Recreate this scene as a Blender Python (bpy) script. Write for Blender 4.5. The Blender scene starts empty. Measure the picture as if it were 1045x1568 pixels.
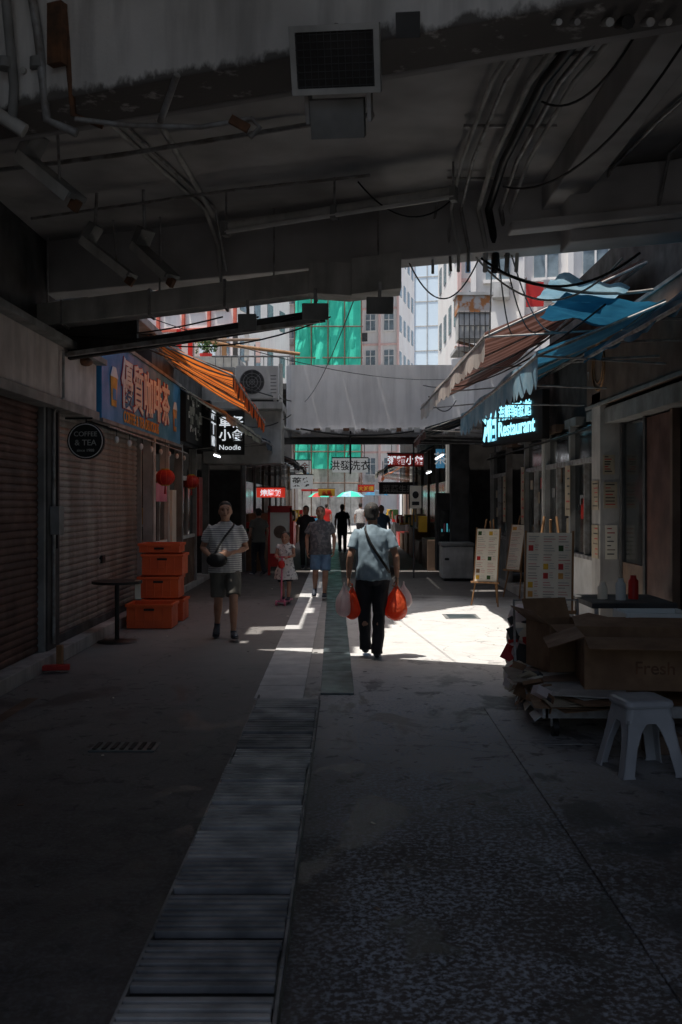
import bpy, math, random
from mathutils import Vector, Matrix, noise
random.seed(7)
R=random.random
def U(a,b): return a+(b-a)*random.random()
sc=bpy.context.scene
sc.view_settings.view_transform='Standard'; sc.view_settings.look='None'; sc.view_settings.exposure=0

# ------------------------------------------------------------------ materials
def nodes(name):
    m=bpy.data.materials.new(name); m.use_nodes=True
    t=m.node_tree; b=t.nodes['Principled BSDF']; return m,t,b
def mixc(t,fac,a,b,mode='MIX'):
    n=t.nodes.new('ShaderNodeMix'); n.data_type='RGBA'; n.blend_type=mode
    for i,v in ((0,fac),(6,a),(7,b)):
        if hasattr(v,'is_output'): t.links.new(v,n.inputs[i])
        else: n.inputs[i].default_value=v if i==0 else (*v[:3],1)
    return n.outputs[2]
def noi(t,vec,scale,detail=3,rough=.55,dist=0):
    n=t.nodes.new('ShaderNodeTexNoise'); n.inputs['Scale'].default_value=scale
    n.inputs['Detail'].default_value=detail; n.inputs['Roughness'].default_value=rough
    n.inputs['Distortion'].default_value=dist
    t.links.new(vec,n.inputs['Vector']); return n.outputs['Fac']
def mr(t,v,a,b,c=0,d=1):
    n=t.nodes.new('ShaderNodeMapRange'); t.links.new(v,n.inputs[0])
    for i,x in enumerate((a,b,c,d)): n.inputs[i+1].default_value=x
    return n.outputs[0]
def mapv(t,vec,s):
    n=t.nodes.new('ShaderNodeMapping'); n.inputs['Scale'].default_value=s
    t.links.new(vec,n.inputs[0]); return n.outputs[0]
def mth(t,op,a,b=0.0,c=None):
    n=t.nodes.new('ShaderNodeMath'); n.operation=op
    for i,v in enumerate((a,b) if c is None else (a,b,c)):
        if hasattr(v,'is_output'): t.links.new(v,n.inputs[i])
        else: n.inputs[i].default_value=v
    return n.outputs[0]
def mat(name,c,c2=None,rough=.75,scale=3,bump=0,bscale=30,metal=0,stretch=(1,1,1),fac=(.35,.65),
        emit=0,trans=0,stripe=None,streak=0,drip=None,spec=.3):
    m,t,b=nodes(name)
    if c2 is None: c2=tuple(x*.62 for x in c)
    tc=t.nodes.new('ShaderNodeTexCoord').outputs['Object']
    v=mapv(t,tc,stretch) if stretch!=(1,1,1) else tc
    f0=noi(t,v,scale); f=mr(t,f0,*fac)
    col=mixc(t,f,c,c2)
    if stripe:
        ax,per,sc2,duty=stripe
        sx=t.nodes.new('ShaderNodeSeparateXYZ'); t.links.new(tc,sx.inputs[0])
        q=mth(t,'FRACT',mth(t,'MULTIPLY',sx.outputs[ax],1/per))
        q=mth(t,'GREATER_THAN',q,duty)
        col=mixc(t,q,col,sc2)
    if streak:
        f2=mr(t,noi(t,mapv(t,tc,(1,1,.12)),5,4,.6),.45,.72,0,streak)
        col=mixc(t,f2,col,tuple(x*.25 for x in c))
    if drip:
        z0,z1,dc=drip
        sx=t.nodes.new('ShaderNodeSeparateXYZ'); t.links.new(tc,sx.inputs[0])
        g=mr(t,sx.outputs[2],z0,z1,1,0)
        n1=noi(t,mapv(t,tc,(1,1,.5)),6,5,.65)
        g=mr(t,mth(t,'ADD',g,mth(t,'MULTIPLY',n1,1.4)),1.15,1.35)
        col=mixc(t,g,col,dc)
    t.links.new(col,b.inputs['Base Color'])
    t.links.new(mr(t,f0,.3,.7,max(.05,rough-.12),min(1,rough+.12)),b.inputs['Roughness'])
    b.inputs['Metallic'].default_value=metal
    b.inputs['Specular IOR Level'].default_value=spec
    if bump:
        bn=t.nodes.new('ShaderNodeBump'); bn.inputs['Strength'].default_value=bump; bn.inputs['Distance'].default_value=.01
        t.links.new(noi(t,tc,bscale,2),bn.inputs['Height']); t.links.new(bn.outputs[0],b.inputs['Normal'])
    if emit:
        t.links.new(col,b.inputs['Emission Color']); b.inputs['Emission Strength'].default_value=emit
    if trans:
        tr=t.nodes.new('ShaderNodeBsdfTranslucent'); t.links.new(col,tr.inputs[0])
        mx=t.nodes.new('ShaderNodeMixShader'); mx.inputs[0].default_value=trans
        o=t.nodes['Material Output']
        t.links.new(b.outputs[0],mx.inputs[1]); t.links.new(tr.outputs[0],mx.inputs[2]); t.links.new(mx.outputs[0],o.inputs[0])
    return m
def ground_mat():
    m,t,b=nodes('alley_ground')
    tc=t.nodes.new('ShaderNodeTexCoord').outputs['Object']
    sx=t.nodes.new('ShaderNodeSeparateXYZ'); t.links.new(tc,sx.inputs[0])
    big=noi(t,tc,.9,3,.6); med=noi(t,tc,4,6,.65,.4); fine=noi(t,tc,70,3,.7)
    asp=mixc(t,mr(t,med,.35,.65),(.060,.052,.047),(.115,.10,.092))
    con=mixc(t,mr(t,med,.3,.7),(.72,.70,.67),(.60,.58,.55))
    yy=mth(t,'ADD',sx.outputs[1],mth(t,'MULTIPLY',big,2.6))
    g=mr(t,yy,6.0,9.6)  # asphalt to concrete, turned pale early to paint in soft sky light
    g=mth(t,'MULTIPLY',g,mr(t,yy,17.8,19.2,1,.12))  # tone darkened to paint shade in front of the second bridge
    g=mth(t,'ADD',g,mr(t,yy,36,38,0,.7))  # tone lifted again to paint daylight at the far end
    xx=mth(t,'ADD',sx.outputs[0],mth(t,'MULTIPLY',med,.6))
    gx=mr(t,xx,-.35,.3,.22,1)  # sun patch painted paler than the ground left of it
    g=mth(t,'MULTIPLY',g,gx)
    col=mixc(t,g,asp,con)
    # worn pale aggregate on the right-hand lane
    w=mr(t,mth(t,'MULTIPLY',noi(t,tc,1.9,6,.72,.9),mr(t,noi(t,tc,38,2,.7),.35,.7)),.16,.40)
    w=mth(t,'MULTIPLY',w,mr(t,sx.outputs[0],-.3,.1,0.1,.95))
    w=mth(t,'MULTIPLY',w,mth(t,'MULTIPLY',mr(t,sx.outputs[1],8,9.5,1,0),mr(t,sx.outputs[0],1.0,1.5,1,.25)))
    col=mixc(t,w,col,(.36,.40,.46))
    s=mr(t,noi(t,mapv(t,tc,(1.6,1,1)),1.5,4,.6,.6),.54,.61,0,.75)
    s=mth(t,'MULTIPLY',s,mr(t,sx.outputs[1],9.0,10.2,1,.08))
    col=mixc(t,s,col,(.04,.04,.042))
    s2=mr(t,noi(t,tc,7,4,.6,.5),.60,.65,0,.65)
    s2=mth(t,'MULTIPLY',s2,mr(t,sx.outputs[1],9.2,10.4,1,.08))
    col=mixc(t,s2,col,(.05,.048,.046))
    col=mixc(t,mr(t,fine,.5,.75,0,.3),col,(.08,.08,.08))
    vo=t.nodes.new('ShaderNodeTexVoronoi'); vo.feature='DISTANCE_TO_EDGE'; vo.inputs['Scale'].default_value=.55
    ad=t.nodes.new('ShaderNodeVectorMath'); ad.operation='ADD'; t.links.new(tc,ad.inputs[0])
    nn=t.nodes.new('ShaderNodeTexNoise'); nn.inputs['Scale'].default_value=1.6; nn.inputs['Detail'].default_value=4
    t.links.new(tc,nn.inputs['Vector']); t.links.new(nn.outputs['Color'],ad.inputs[1]); t.links.new(ad.outputs[0],vo.inputs['Vector'])
    cr=mr(t,vo.outputs['Distance'],.0,.008,.45,0)
    col=mixc(t,cr,col,(.05,.048,.046))
    t.links.new(col,b.inputs['Base Color'])
    t.links.new(mr(t,s,0,.6,.8,.5),b.inputs['Roughness'])
    b.inputs['Specular IOR Level'].default_value=.3
    bn=t.nodes.new('ShaderNodeBump'); bn.inputs['Strength'].default_value=.5; bn.inputs['Distance'].default_value=.008
    t.links.new(fine,bn.inputs['Height']); t.links.new(bn.outputs[0],b.inputs['Normal'])
    return m
M={}
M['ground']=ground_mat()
M['conc']=mat('concrete_painted',(.52,.50,.47),(.36,.34,.32),scale=2,streak=.6,bump=.3)
M['ceil']=mat('concrete_soffit',(.60,.59,.58),(.30,.29,.28),scale=1.1,bump=.4,bscale=14,fac=(.3,.7))
M['beamface']=mat('beam_face',(.84,.82,.79),(.64,.62,.59),scale=1.2,streak=.5,drip=(4.05,4.26,(.15,.14,.13)),bump=.3)
M['paraface']=mat('parapet_face',(.88,.86,.85),(.76,.74,.73),scale=1.2,streak=.3,drip=(3.12,3.42,(.2,.19,.18)),bump=.3)
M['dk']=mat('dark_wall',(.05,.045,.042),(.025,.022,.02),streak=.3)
M['dkgrey']=mat('dark_grey',(.09,.09,.09),(.05,.05,.05))
M['grey']=mat('grey_paint',(.32,.32,.31),(.2,.2,.19),streak=.4,rough=.55)
M['ltgrey']=mat('light_grey',(.6,.59,.56),(.42,.41,.38),streak=.4)
M['cream']=mat('cream_plaster',(.72,.64,.60),(.58,.5,.46),streak=.4)
M['pipe']=mat('galvanised_pipe',(.42,.42,.42),(.22,.2,.18),rough=.5,scale=8,metal=.2)
M['rust']=mat('rusty_iron',(.22,.10,.05),(.10,.06,.04),scale=10)
M['rustor']=mat('orange_rust_plate',(.42,.17,.06),(.5,.45,.4),scale=4,fac=(.45,.55))
M['black']=mat('black_rubber',(.012,.012,.012),(.02,.02,.02),rough=.5)
M['shutter']=mat('steel_shutter',(.36,.34,.32),(.24,.20,.17),rough=.5,metal=.3,scale=3,streak=.5,stretch=(1,1,.3))
M['brshutter']=mat('brown_shutter',(.15,.07,.052),(.08,.04,.03),rough=.55,metal=.1,streak=.5)
M['glass']=mat('dark_glass',(.02,.025,.028),(.015,.018,.02),rough=.14,spec=.6)
M['white']=mat('white_paint',(.75,.74,.72),(.6,.59,.56),rough=.5)
M['tan']=mat('tan_board',(.20,.13,.09),(.13,.085,.06),rough=.6,streak=.3)
M['wood']=mat('pine_wood',(.36,.20,.10),(.24,.13,.06),stretch=(6,6,1),scale=3)
M['card']=mat('cardboard',(.30,.18,.10),(.21,.12,.07),scale=5,streak=.2)
M['blue']=mat('blue_signboard',(.045,.30,.62),(.035,.24,.5),rough=.45)
M['orange_txt']=mat('orange_letters',(.85,.42,.10),rough=.5)
M['redt']=mat('red_paint',(.55,.03,.02),(.4,.02,.02),rough=.45)
M['whitet']=mat('white_letters',(.85,.85,.85),(.75,.75,.75),rough=.5)
M['crate']=mat('orange_plastic',(.80,.14,.04),(.6,.09,.03),rough=.4,scale=2)
M['ribs']=mat('drain_bars',(.48,.47,.45),(.24,.235,.225),scale=4,rough=.65)
M['ribs2']=mat('drain_bars_worn',(.27,.265,.26),(.13,.13,.13),scale=5,rough=.65)
M['slab']=mat('paving_slab',(.64,.63,.61),(.50,.49,.48),scale=4,rough=.8,bump=.35,bscale=60)
M['plate']=mat('steel_plate',(.12,.15,.16),(.065,.08,.085),scale=4,rough=.45,metal=.4,bump=.3,bscale=50)
M['orangeaw']=mat('orange_canvas',(.9,.24,.04),(.75,.17,.03),stripe=(1,.34,(.05,.035,.03),.66),trans=.55,streak=.1)
M['creamaw']=mat('cream_canvas',(.60,.58,.46),(.4,.42,.33),trans=.45,streak=.5)
M['brownaw']=mat('brown_canvas',(.16,.07,.05),(.10,.05,.04),stripe=(1,.5,(.24,.13,.11),.6),trans=.3,streak=.3)
M['valance']=mat('pale_valance',(.80,.72,.64),(.62,.52,.46),trans=.35,streak=.4)
M['blueaw']=mat('blue_canvas',(.04,.23,.38),(.025,.15,.27),trans=.25,streak=.3,rough=.6)
M['bluelip']=mat('blue_white_vinyl',(.55,.78,.88),(.25,.50,.66),trans=.35,rough=.5,streak=.3)
M['green']=mat('green_mesh',(.08,.74,.52),(.05,.6,.42),scale=1.2,stretch=(1,1,.6),trans=.1,bump=.8,bscale=2)
M['leaf']=mat('leaf_green',(.05,.10,.03),(.03,.07,.02))
M['pinkb']=mat('pink_tower_wall',(.86,.62,.56),(.78,.52,.48),scale=.4,streak=.2)
M['whiteb']=mat('white_tower_wall',(.88,.86,.82),(.8,.76,.72),scale=.4,streak=.15)
M['paleb']=mat('pale_blue_tower',(.72,.85,.93),(.68,.81,.90),scale=.3)
M['winb']=mat('tower_glass',(.24,.30,.33),(.14,.18,.2),rough=.2)
M['redb']=mat('red_trim',(.7,.18,.12),(.55,.12,.08))
M['neon']=mat('cyan_neon',(.35,.85,1.0),(.3,.8,1.0),emit=1.6)
M['glow']=mat('teal_display_light',(.1,.45,.5),(.05,.3,.4),emit=.5)
M['lamp']=mat('led_white',(.9,.95,1),(.9,.95,1),emit=4)
M['redlit']=mat('red_lightbox',(.8,.05,.03),(.7,.04,.02),emit=.5)
M['whitelit']=mat('white_lightbox',(.8,.85,.9),(.7,.75,.8),emit=.8)
M['dimglow']=mat('added_glow_white',(.75,.78,.78),(.65,.68,.7),emit=.28)  # glow added so pale sign faces stay bright in shade
M['bluelit']=mat('blue_lightbox',(.1,.35,.6),(.08,.3,.5),emit=.3)
M['paper']=mat('menu_paper',(.84,.78,.66),(.76,.69,.56),rough=.6)
M['oldpaper']=mat('faded_notice',(.50,.42,.30),(.36,.30,.22),rough=.7)
M['yellow']=mat('yellow_paint',(.75,.45,.05),(.6,.35,.04))
M['foam']=mat('styrofoam',(.7,.73,.72),(.6,.63,.62))
M['skin']=mat('skin',(.44,.25,.17),(.38,.20,.13),rough=.55,scale=8)
M['hair']=mat('black_hair',(.02,.018,.016),(.04,.035,.03),rough=.55,stretch=(1,1,.3),scale=60,bump=.6,bscale=120)
M['hairg']=mat('greying_hair',(.04,.036,.033),(.085,.08,.076),rough=.6,stretch=(1,1,.3),scale=60,bump=.6,bscale=120)
M['shirtm']=mat('grey_blue_tshirt',(.25,.33,.38),(.20,.27,.32),scale=6,bump=.15,bscale=90)
M['trous']=mat('black_trousers',(.018,.018,.022),(.03,.03,.035))
M['stripe']=mat('striped_polo',(.60,.60,.58),(.53,.53,.51),stripe=(2,.026,(.22,.22,.24),.6))
M['short_g']=mat('olive_shorts',(.14,.13,.11),(.10,.095,.08))
M['camo']=mat('patterned_tee',(.10,.10,.11),(.19,.18,.18),scale=16,fac=(.46,.56))
M['denim']=mat('denim_shorts',(.14,.24,.36),(.10,.17,.26),scale=12)
M['dress']=mat('floral_dress',(.70,.68,.64),(.22,.2,.2),scale=24,fac=(.54,.6))
M['blackc']=mat('black_cloth',(.02,.02,.022),(.035,.035,.04))
M['shoe']=mat('dark_trainers',(.03,.035,.045),(.05,.06,.08),rough=.5)
M['shoeb']=mat('blue_sole',(.05,.25,.55),(.04,.2,.45),rough=.5)
M['pink']=mat('pink_plastic',(.7,.2,.3),(.6,.15,.25),rough=.4)
M['bagr']=mat('red_plastic_bag',(.95,.17,.06),(.85,.10,.04),rough=.35,trans=.45,bump=.9,bscale=26,spec=.5)
M['bagw']=mat('white_plastic_bag',(.86,.84,.84),(.82,.68,.68),rough=.35,trans=.45,bump=.9,bscale=26,spec=.5)
M['eye']=mat('eye_dark',(.02,.015,.012),rough=.2)
M['lip']=mat('lip',(.30,.12,.10),rough=.5)
M['stool']=mat('grey_white_plastic',(.50,.51,.53),(.38,.39,.41),rough=.4,streak=.2)
M['tarp']=mat('tarpaulin',(.10,.13,.16),(.07,.09,.11))
M['poly']=mat('diffuser_sheet',(.85,.87,.88),(.8,.82,.84),trans=.6)  # sheet material for the added light-spreading panel

# ------------------------------------------------------------------ mesh builder
class B:
    def __init__(s,name): s.n=name; s.v=[]; s.f=[]; s.mi=[]; s.sm=[]; s.ms=[]
    def add(s,vs,fs,m,smooth=False):
        mm=M[m]
        if mm not in s.ms: s.ms.append(mm)
        k=s.ms.index(mm); o=len(s.v)
        s.v+= [tuple(v) for v in vs]
        for f in fs: s.f.append(tuple(i+o for i in f)); s.mi.append(k); s.sm.append(smooth)
    def box(s,x0,x1,y0,y1,z0,z1,m,T=None):
        vs=[Vector((x,y,z)) for z in (z0,z1) for y in (y0,y1) for x in (x0,x1)]
        if T: vs=[T@v for v in vs]
        s.add(vs,[(0,2,3,1),(4,5,7,6),(0,1,5,4),(2,6,7,3),(0,4,6,2),(1,3,7,5)],m)
    def ob(s,c,sz,m,e=(0,0,0)):
        T=Matrix.Translation(c)@Matrix.Rotation(e[2],4,'Z')@Matrix.Rotation(e[1],4,'Y')@Matrix.Rotation(e[0],4,'X')
        s.box(-sz[0]/2,sz[0]/2,-sz[1]/2,sz[1]/2,-sz[2]/2,sz[2]/2,m,T)
    def prism(s,poly,z0,z1,m):
        n=len(poly); vs=[(x,y,z0) for x,y in poly]+[(x,y,z1) for x,y in poly]
        s.add(vs,[tuple(range(n))[::-1],tuple(range(n,2*n))]+[(i,(i+1)%n,n+(i+1)%n,n+i) for i in range(n)],m)
    def rings(s,rg,m,cap=True,smooth=True):
        n=len(rg[0]); vs=[p for r in rg for p in r]; fs=[]
        for i in range(len(rg)-1):
            for j in range(n):
                fs.append((i*n+j,i*n+(j+1)%n,(i+1)*n+(j+1)%n,(i+1)*n+j))
        s.add(vs,fs,m,smooth)
        if cap: s.add(rg[0],[tuple(range(n))[::-1]],m); s.add(rg[-1],[tuple(range(n))],m)
    def limb(s,pts,rad,m,n=10,ref=Vector((1,0,0)),cap=True):
        pts=[Vector(p) for p in pts]; rg=[]
        for i,p in enumerate(pts):
            t=(pts[min(i+1,len(pts)-1)]-pts[max(i-1,0)])
            if t.length<1e-6: t=Vector((0,0,1))
            t.normalize()
            rf=ref if abs(t.dot(ref))<.93 else Vector((0,1,0)) if abs(t.y)<.9 else Vector((0,0,1))
            a=(rf-t*t.dot(rf)).normalized(); b=t.cross(a)
            r=rad[i] if isinstance(rad,(list,tuple)) else rad
            rx,ry=r if isinstance(r,(list,tuple)) else (r,r)
            rg.append([p+a*(rx*math.cos(2*math.pi*k/n))+b*(ry*math.sin(2*math.pi*k/n)) for k in range(n)])
        s.rings(rg,m,cap)
    tube=limb
    def ell(s,c,r,m,T=None,nu=14,nv=10):
        rg=[]
        for i in range(nv+1):
            ph=-math.pi/2+math.pi*(i+.001)/(nv+.002)
            rg.append([Vector((c[0]+r[0]*math.cos(ph)*math.cos(2*math.pi*k/nu),c[1]+r[1]*math.cos(ph)*math.sin(2*math.pi*k/nu),c[2]+r[2]*math.sin(ph))) for k in range(nu)])
        if T: rg=[[T@p for p in q] for q in rg]
        s.rings(rg,m)
    def wire(s,a,b,sag,r,m,n=14,n2=6):
        a=Vector(a);b=Vector(b)
        s.tube([a.lerp(b,i/n)-Vector((0,0,sag*4*(i/n)*(1-i/n))) for i in range(n+1)],r,m,n2)
    def done(s,bevel=0,parent=None,rz=None):
        me=bpy.data.meshes.new(s.n)
        if rz:
            T=Matrix.Translation((rz[0],rz[1],0))@Matrix.Rotation(rz[2],4,'Z')@Matrix.Translation((-rz[0],-rz[1],0)); s.v=[tuple(T@Vector(v)) for v in s.v]
        me.from_pydata(s.v,[],s.f)
        for m in s.ms: me.materials.append(m)
        me.polygons.foreach_set('material_index',s.mi); me.polygons.foreach_set('use_smooth',s.sm); me.update()
        o=bpy.data.objects.new(s.n,me); sc.collection.objects.link(o)
        if bevel:
            w=o.modifiers.new('b','BEVEL'); w.width=bevel; w.segments=2; w.limit_method='ANGLE'; w.angle_limit=.8
        if parent: o.parent=parent
        return o
def txt(body,size,org,right,up,m,parent,name='lettering',ext=.004,align='LEFT',bold=0):
    cu=bpy.data.curves.new(name,'FONT'); cu.body=body; cu.size=size; cu.extrude=ext; cu.align_x=align; cu.offset=bold
    o=bpy.data.objects.new(name,cu); sc.collection.objects.link(o)
    r=Vector(right).normalized(); u=Vector(up); u=(u-r*u.dot(r)).normalized(); n=r.cross(u)
    o.matrix_world=Matrix(((r.x,u.x,n.x,org[0]),(r.y,u.y,n.y,org[1]),(r.z,u.z,n.z,org[2]),(0,0,0,1)))
    cu.materials.append(M[m]); o.parent=parent; return o

# ------------------------------------------------------------------ ground
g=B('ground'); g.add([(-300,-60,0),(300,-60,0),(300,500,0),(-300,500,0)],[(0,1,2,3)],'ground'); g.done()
d=B('drain_cover_strip')
d.box(-.76,-.215,1,8.5,.001,.006,'black')
PL=.42; y=1.05
while y<8.44:
    p=int(y/PL); random.seed(p); sh_=U(-.012,.012); mm=random.choice(['ribs','ribs2','ribs']); dz_=U(0,.006); random.seed(int(y*1000))
    x0=-.745+sh_
    if (y/PL)%1>.10:
        d.box(x0+U(-.003,.003),-.238+sh_+U(-.004,.004),y,y+.030,.006,.034+dz_+U(-.002,.002),mm)
    y+=.054
y=1.05
while y<8.4:
    k=int(y/PL); d.box(-.755,-.742,y,y+PL-.02,.006,.036,'ribs2'); d.box(-.236,-.222,y,y+PL-.02,.006,.036,'ribs2'); y+=PL
d.done(.003)
random.seed(21)
s=B('paving_strip'); y=8.54
while y<60:
    k=min((y-8.5)/25,1); x0=-.79-.12*k; L=.58
    s.prism([(x0,y),(x0+.42,y),(x0+.42,y+L),(x0,y+L)],.001,.014+U(0,.003),'slab'); y+=L+.012
s.done(.003)
s=B('steel_drain_plate'); y=8.75
while y<40:
    k=min((y-8.5)/25,1.2); x0=-.22-.32*k
    s.prism([(x0,y),(x0+.295,y),(x0+.285,y+1.18),(x0-.012,y+1.18)],.001,.012+U(0,.004),'plate'); y+=1.2
s.done(.002)
s=B('pavement')
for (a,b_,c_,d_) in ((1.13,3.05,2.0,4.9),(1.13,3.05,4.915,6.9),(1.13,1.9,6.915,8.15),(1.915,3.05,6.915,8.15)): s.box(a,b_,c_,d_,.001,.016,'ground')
s.done(.004)
s=B('manhole_cover'); s.box(-1.75,-1.3,6.75,7.0,.001,.01,'plate')
for i in range(7): s.box(-1.73+i*.062,-1.70+i*.062,6.78,6.97,.01,.018,'dk')
s.done(.002)
s=B('manhole_cover'); s.box(1.45,1.95,14.4,15.0,.001,.008,'grey'); s.box(1.5,1.9,14.46,14.94,.008,.012,'plate'); s.done(.002)
s=B('yellow_road_line'); s.add([(-2.75,6.5,.004),(-2.65,6.5,.004),(-2.65,8.6,.004),(-2.75,8.6,.004)],[(0,1,2,3)],'tan'); s.done()
s=B('litter')
for i in range(70):
    x,y=U(-2.9,2.9),U(4,20); s.ob((x,y,.004),(U(.01,.04),U(.01,.03),.003),random.choice(['paper','dkgrey','tan','ltgrey']),(0,0,U(0,3)))
s.done()

# ------------------------------------------------------------------ left buildings
def shutter(b,x,y0,y1,z0,z1,m,sg=1,st=.075):
    pr=[]; z=z0
    while z<z1-.01:
        pr+=[(0,z),(.016,z+.012),(.022,z+st*.5),(.016,z+st-.012)]; z+=st
    pr.append((0,z))
    vs=[(x+sg*a,yy,zz) for a,zz in pr for yy in (y0,y1)]
    b.add(vs,[(2*i,2*i+1,2*i+3,2*i+2) for i in range(len(pr)-1)],m)
L=B('shutter_shop_building')
L.box(-9,-3.28,-6,14.2,0,8,'dkgrey')
L.box(-3.28,-3.0,-6,15.4,0,.14,'conc')
shutter(L,-3.2,2,10.35,.14,2.7,'brshutter')
L.box(-3.28,-3.1,10.35,10.78,.14,2.72,'dkgrey')
for yy in (10.33,10.8,15.2): L.box(-3.2,-3.12,yy-.04,yy+.04,.14,2.7,'grey')
shutter(L,-3.2,10.85,15.16,.14,2.66,'shutter')
L.box(-3.2,-3.14,10.85,15.16,.14,.24,'dkgrey')
L.box(-3.22,-3.17,7.2,7.4,1.0,1.1,'pipe'); L.box(-3.2,-3.15,12.9,13.05,.9,1.0,'black')
L.box(-3.28,-2.98,-6,12.05,2.68,2.78,'grey')
L.box(-3.28,-3.02,-6,12.05,2.78,3.35,'cream')
L.box(-3.28,-2.90,-6,12.1,3.35,3.42,'grey')
L.tube([(-3.08,10.5,.2),(-3.08,10.5,2.65),(-2.98,10.5,2.8),(-2.98,10.5,3.3)],.018,'pipe',6); L.tube([(-3.08,10.62,1.2),(-3.08,10.62,2.65)],.012,'black',6)
L.box(-3.1,-3.0,10.42,10.6,1.35,1.65,'grey'); L.ell((-2.98,11.4,3.3),(.08,.12,.05),'rust')
L.box(-9,-3.28,14.2,15.4,0,4.3,'cream')
L.done(.006)
L=B('cafe_building')
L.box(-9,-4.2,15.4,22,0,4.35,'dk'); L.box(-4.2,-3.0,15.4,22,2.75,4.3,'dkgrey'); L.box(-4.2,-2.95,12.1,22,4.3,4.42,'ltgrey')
L.box(-4.2,-3.0,15.4,22,0,.12,'conc')
for yy in (15.5,16.9,18.3,20.0,21.8): L.box(-3.15,-3.0,yy-.06,yy+.06,.12,2.75,'ltgrey' if yy<17 else 'grey')
for a,b_ in ((15.56,16.84),(18.36,19.94)):
    L.box(-3.1,-3.04,a,b_,.12,1.0,'tan'); L.box(-3.13,-3.02,a,b_,1.0,1.06,'white'); L.box(-3.09,-3.07,a,b_,1.06,2.1,'glass'); L.box(-3.12,-3.02,a,b_,2.1,2.18,'white')
for yy in (16.2,19.1): L.box(-3.11,-3.03,yy-.025,yy+.025,1.06,2.1,'grey')
L.box(-4.0,-3.5,17.0,18.2,.12,1.0,'wood'); L.box(-4.15,-4.0,17,21.6,1.2,1.25,'white')
for i in range(14): L.box(-4.15,-4.0,17+i*.32,17.15+i*.32,1.25,1.25+U(.15,.35),random.choice(['redt','paper','ltgrey','yellow','blue']))
L.box(-3.06,-3.0,15.7,16.7,1.7,2.0,'pink'); L.box(-3.03,-2.98,17.1,17.5,.5,1.9,'paper'); L.box(-3.03,-2.98,20.2,20.7,1.0,2.2,'redt')
L.tube([(-2.96,15.35,.15),(-2.96,15.35,2.7)],.03,'ltgrey',8)
L.done(.005)

s=B('blue_cafe_signboard'); s.box(-3.06,-2.98,12.15,17.9,2.72,3.75,'blue')
s.box(-3.08,-2.95,12.1,17.95,3.75,3.8,'grey'); s.box(-3.08,-2.95,12.1,17.95,2.67,2.72,'grey')
for cy in (12.75,17.3):
    s.limb([(-2.97,cy,2.92),(-2.97,cy,3.30)],[(.01,.14),(.01,.2)],'orange_txt',ref=Vector((1,0,0)))
    s.limb([(-2.965,cy,3.29),(-2.965,cy,3.42)],[(.01,.22),(.01,.10)],'whitet',ref=Vector((1,0,0)))
    s.limb([(-2.96,cy,3.0),(-2.96,cy,3.14)],[(.01,.10),(.01,.10)],'blue',ref=Vector((1,0,0)))
o=s.done(.004)
txt('優質咖啡茶',.72,(-2.972,13.15,3.02),(0,1,0),(0,0,1),'redt',o,bold=.022)
txt('優質咖啡茶',.72,(-2.962,13.15,3.02),(0,1,0),(0,0,1),'whitet',o,bold=.010)
txt('COFFEE & TEA DELICIOUS',.215,(-2.97,13.3,2.77),(0,1,0),(0,0,1),'orange_txt',o,bold=.004)
s=B('round_hanging_sign')
s.limb([(-2.87,10.98,2.37),(-2.87,11.03,2.37)],.205,'black',28); 
ring=[(-2.87+.185*math.cos(a*math.pi/16),10.975,2.37+.185*math.sin(a*math.pi/16)) for a in range(33)]
s.tube(ring,.005,'whitet',5); s.tube([(-3.1,11,2.62),(-2.8,11,2.62)],.012,'black'); s.tube([(-2.87,11,2.62),(-2.87,11,2.56)],.008,'black')
o=s.done()
txt('COFFEE',.075,(-2.87,10.972,2.42),(1,0,0),(0,0,1),'ltgrey',o,align='CENTER'); txt('& TEA',.09,(-2.87,10.972,2.32),(1,0,0),(0,0,1),'ltgrey',o,align='CENTER'); txt('since 1988',.045,(-2.87,10.972,2.25),(1,0,0),(0,0,1),'ltgrey',o,align='CENTER')
s=B('photo_poster_sign'); s.box(-3.0,-2.9,18.05,20.1,2.8,3.75,'blackc')
for i in range(60):
    a=U(18.15,19.9);z=U(2.88,3.6); s.box(-2.9,-2.893+R()*.004,a,a+U(.05,.25),z,z+U(.03,.16),random.choice(['ltgrey','grey','dkgrey','whitet','blackc']))
s.done(.004)
s=B('black_noodle_sign'); s.box(-3.0,-2.75,20.15,21.9,2.75,3.75,'black'); o=s.done(.01)
txt('牛雜',.62,(-2.74,20.3,3.15),(0,1,0),(0,0,1),'whitelit',o,bold=.01); txt('NOODLE',.3,(-2.74,20.35,2.85),(0,1,0),(0,0,1),'whitelit',o)
s=B('black_cafe_banner'); s.box(-2.55,-2.0,19.6,19.68,2.62,3.5,'black'); o=s.done(.01)
txt('車仔',.24,(-2.50,19.59,3.18),(1,0,0),(0,0,1),'whitelit',o,bold=.004); txt('小食',.24,(-2.50,19.59,2.92),(1,0,0),(0,0,1),'whitelit',o,bold=.004); txt('Noodle',.14,(-2.5,19.59,2.72),(1,0,0),(0,0,1),'whitelit',o)
for (x,y,z) in ((-2.85,15.7,2.08),(-2.95,19,2.08)):
    s=B('red_lantern'); s.ell((x,y,z),(.15,.15,.13),'redt',nu=20)
    for k in (-.13,.12): s.limb([(x,y,z+k),(x,y,z+k+.02)],.06,'yellow')
    s.tube([(x,y,z+.13),(x,y,z+.6)],.004,'black',5); s.limb([(x,y,z-.13),(x,y,z-.26)],[.01,.02],'redt',6)
    for k in range(10):
        a=k*math.pi/5; s.tube([(x+.152*math.cos(a)*math.cos(p),y+.152*math.sin(a)*math.cos(p),z+.132*math.sin(p)) for p in [i*.3-1.2 for i in range(9)]],.003,'crate',4)
    s.done()
s=B('string_light')
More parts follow.
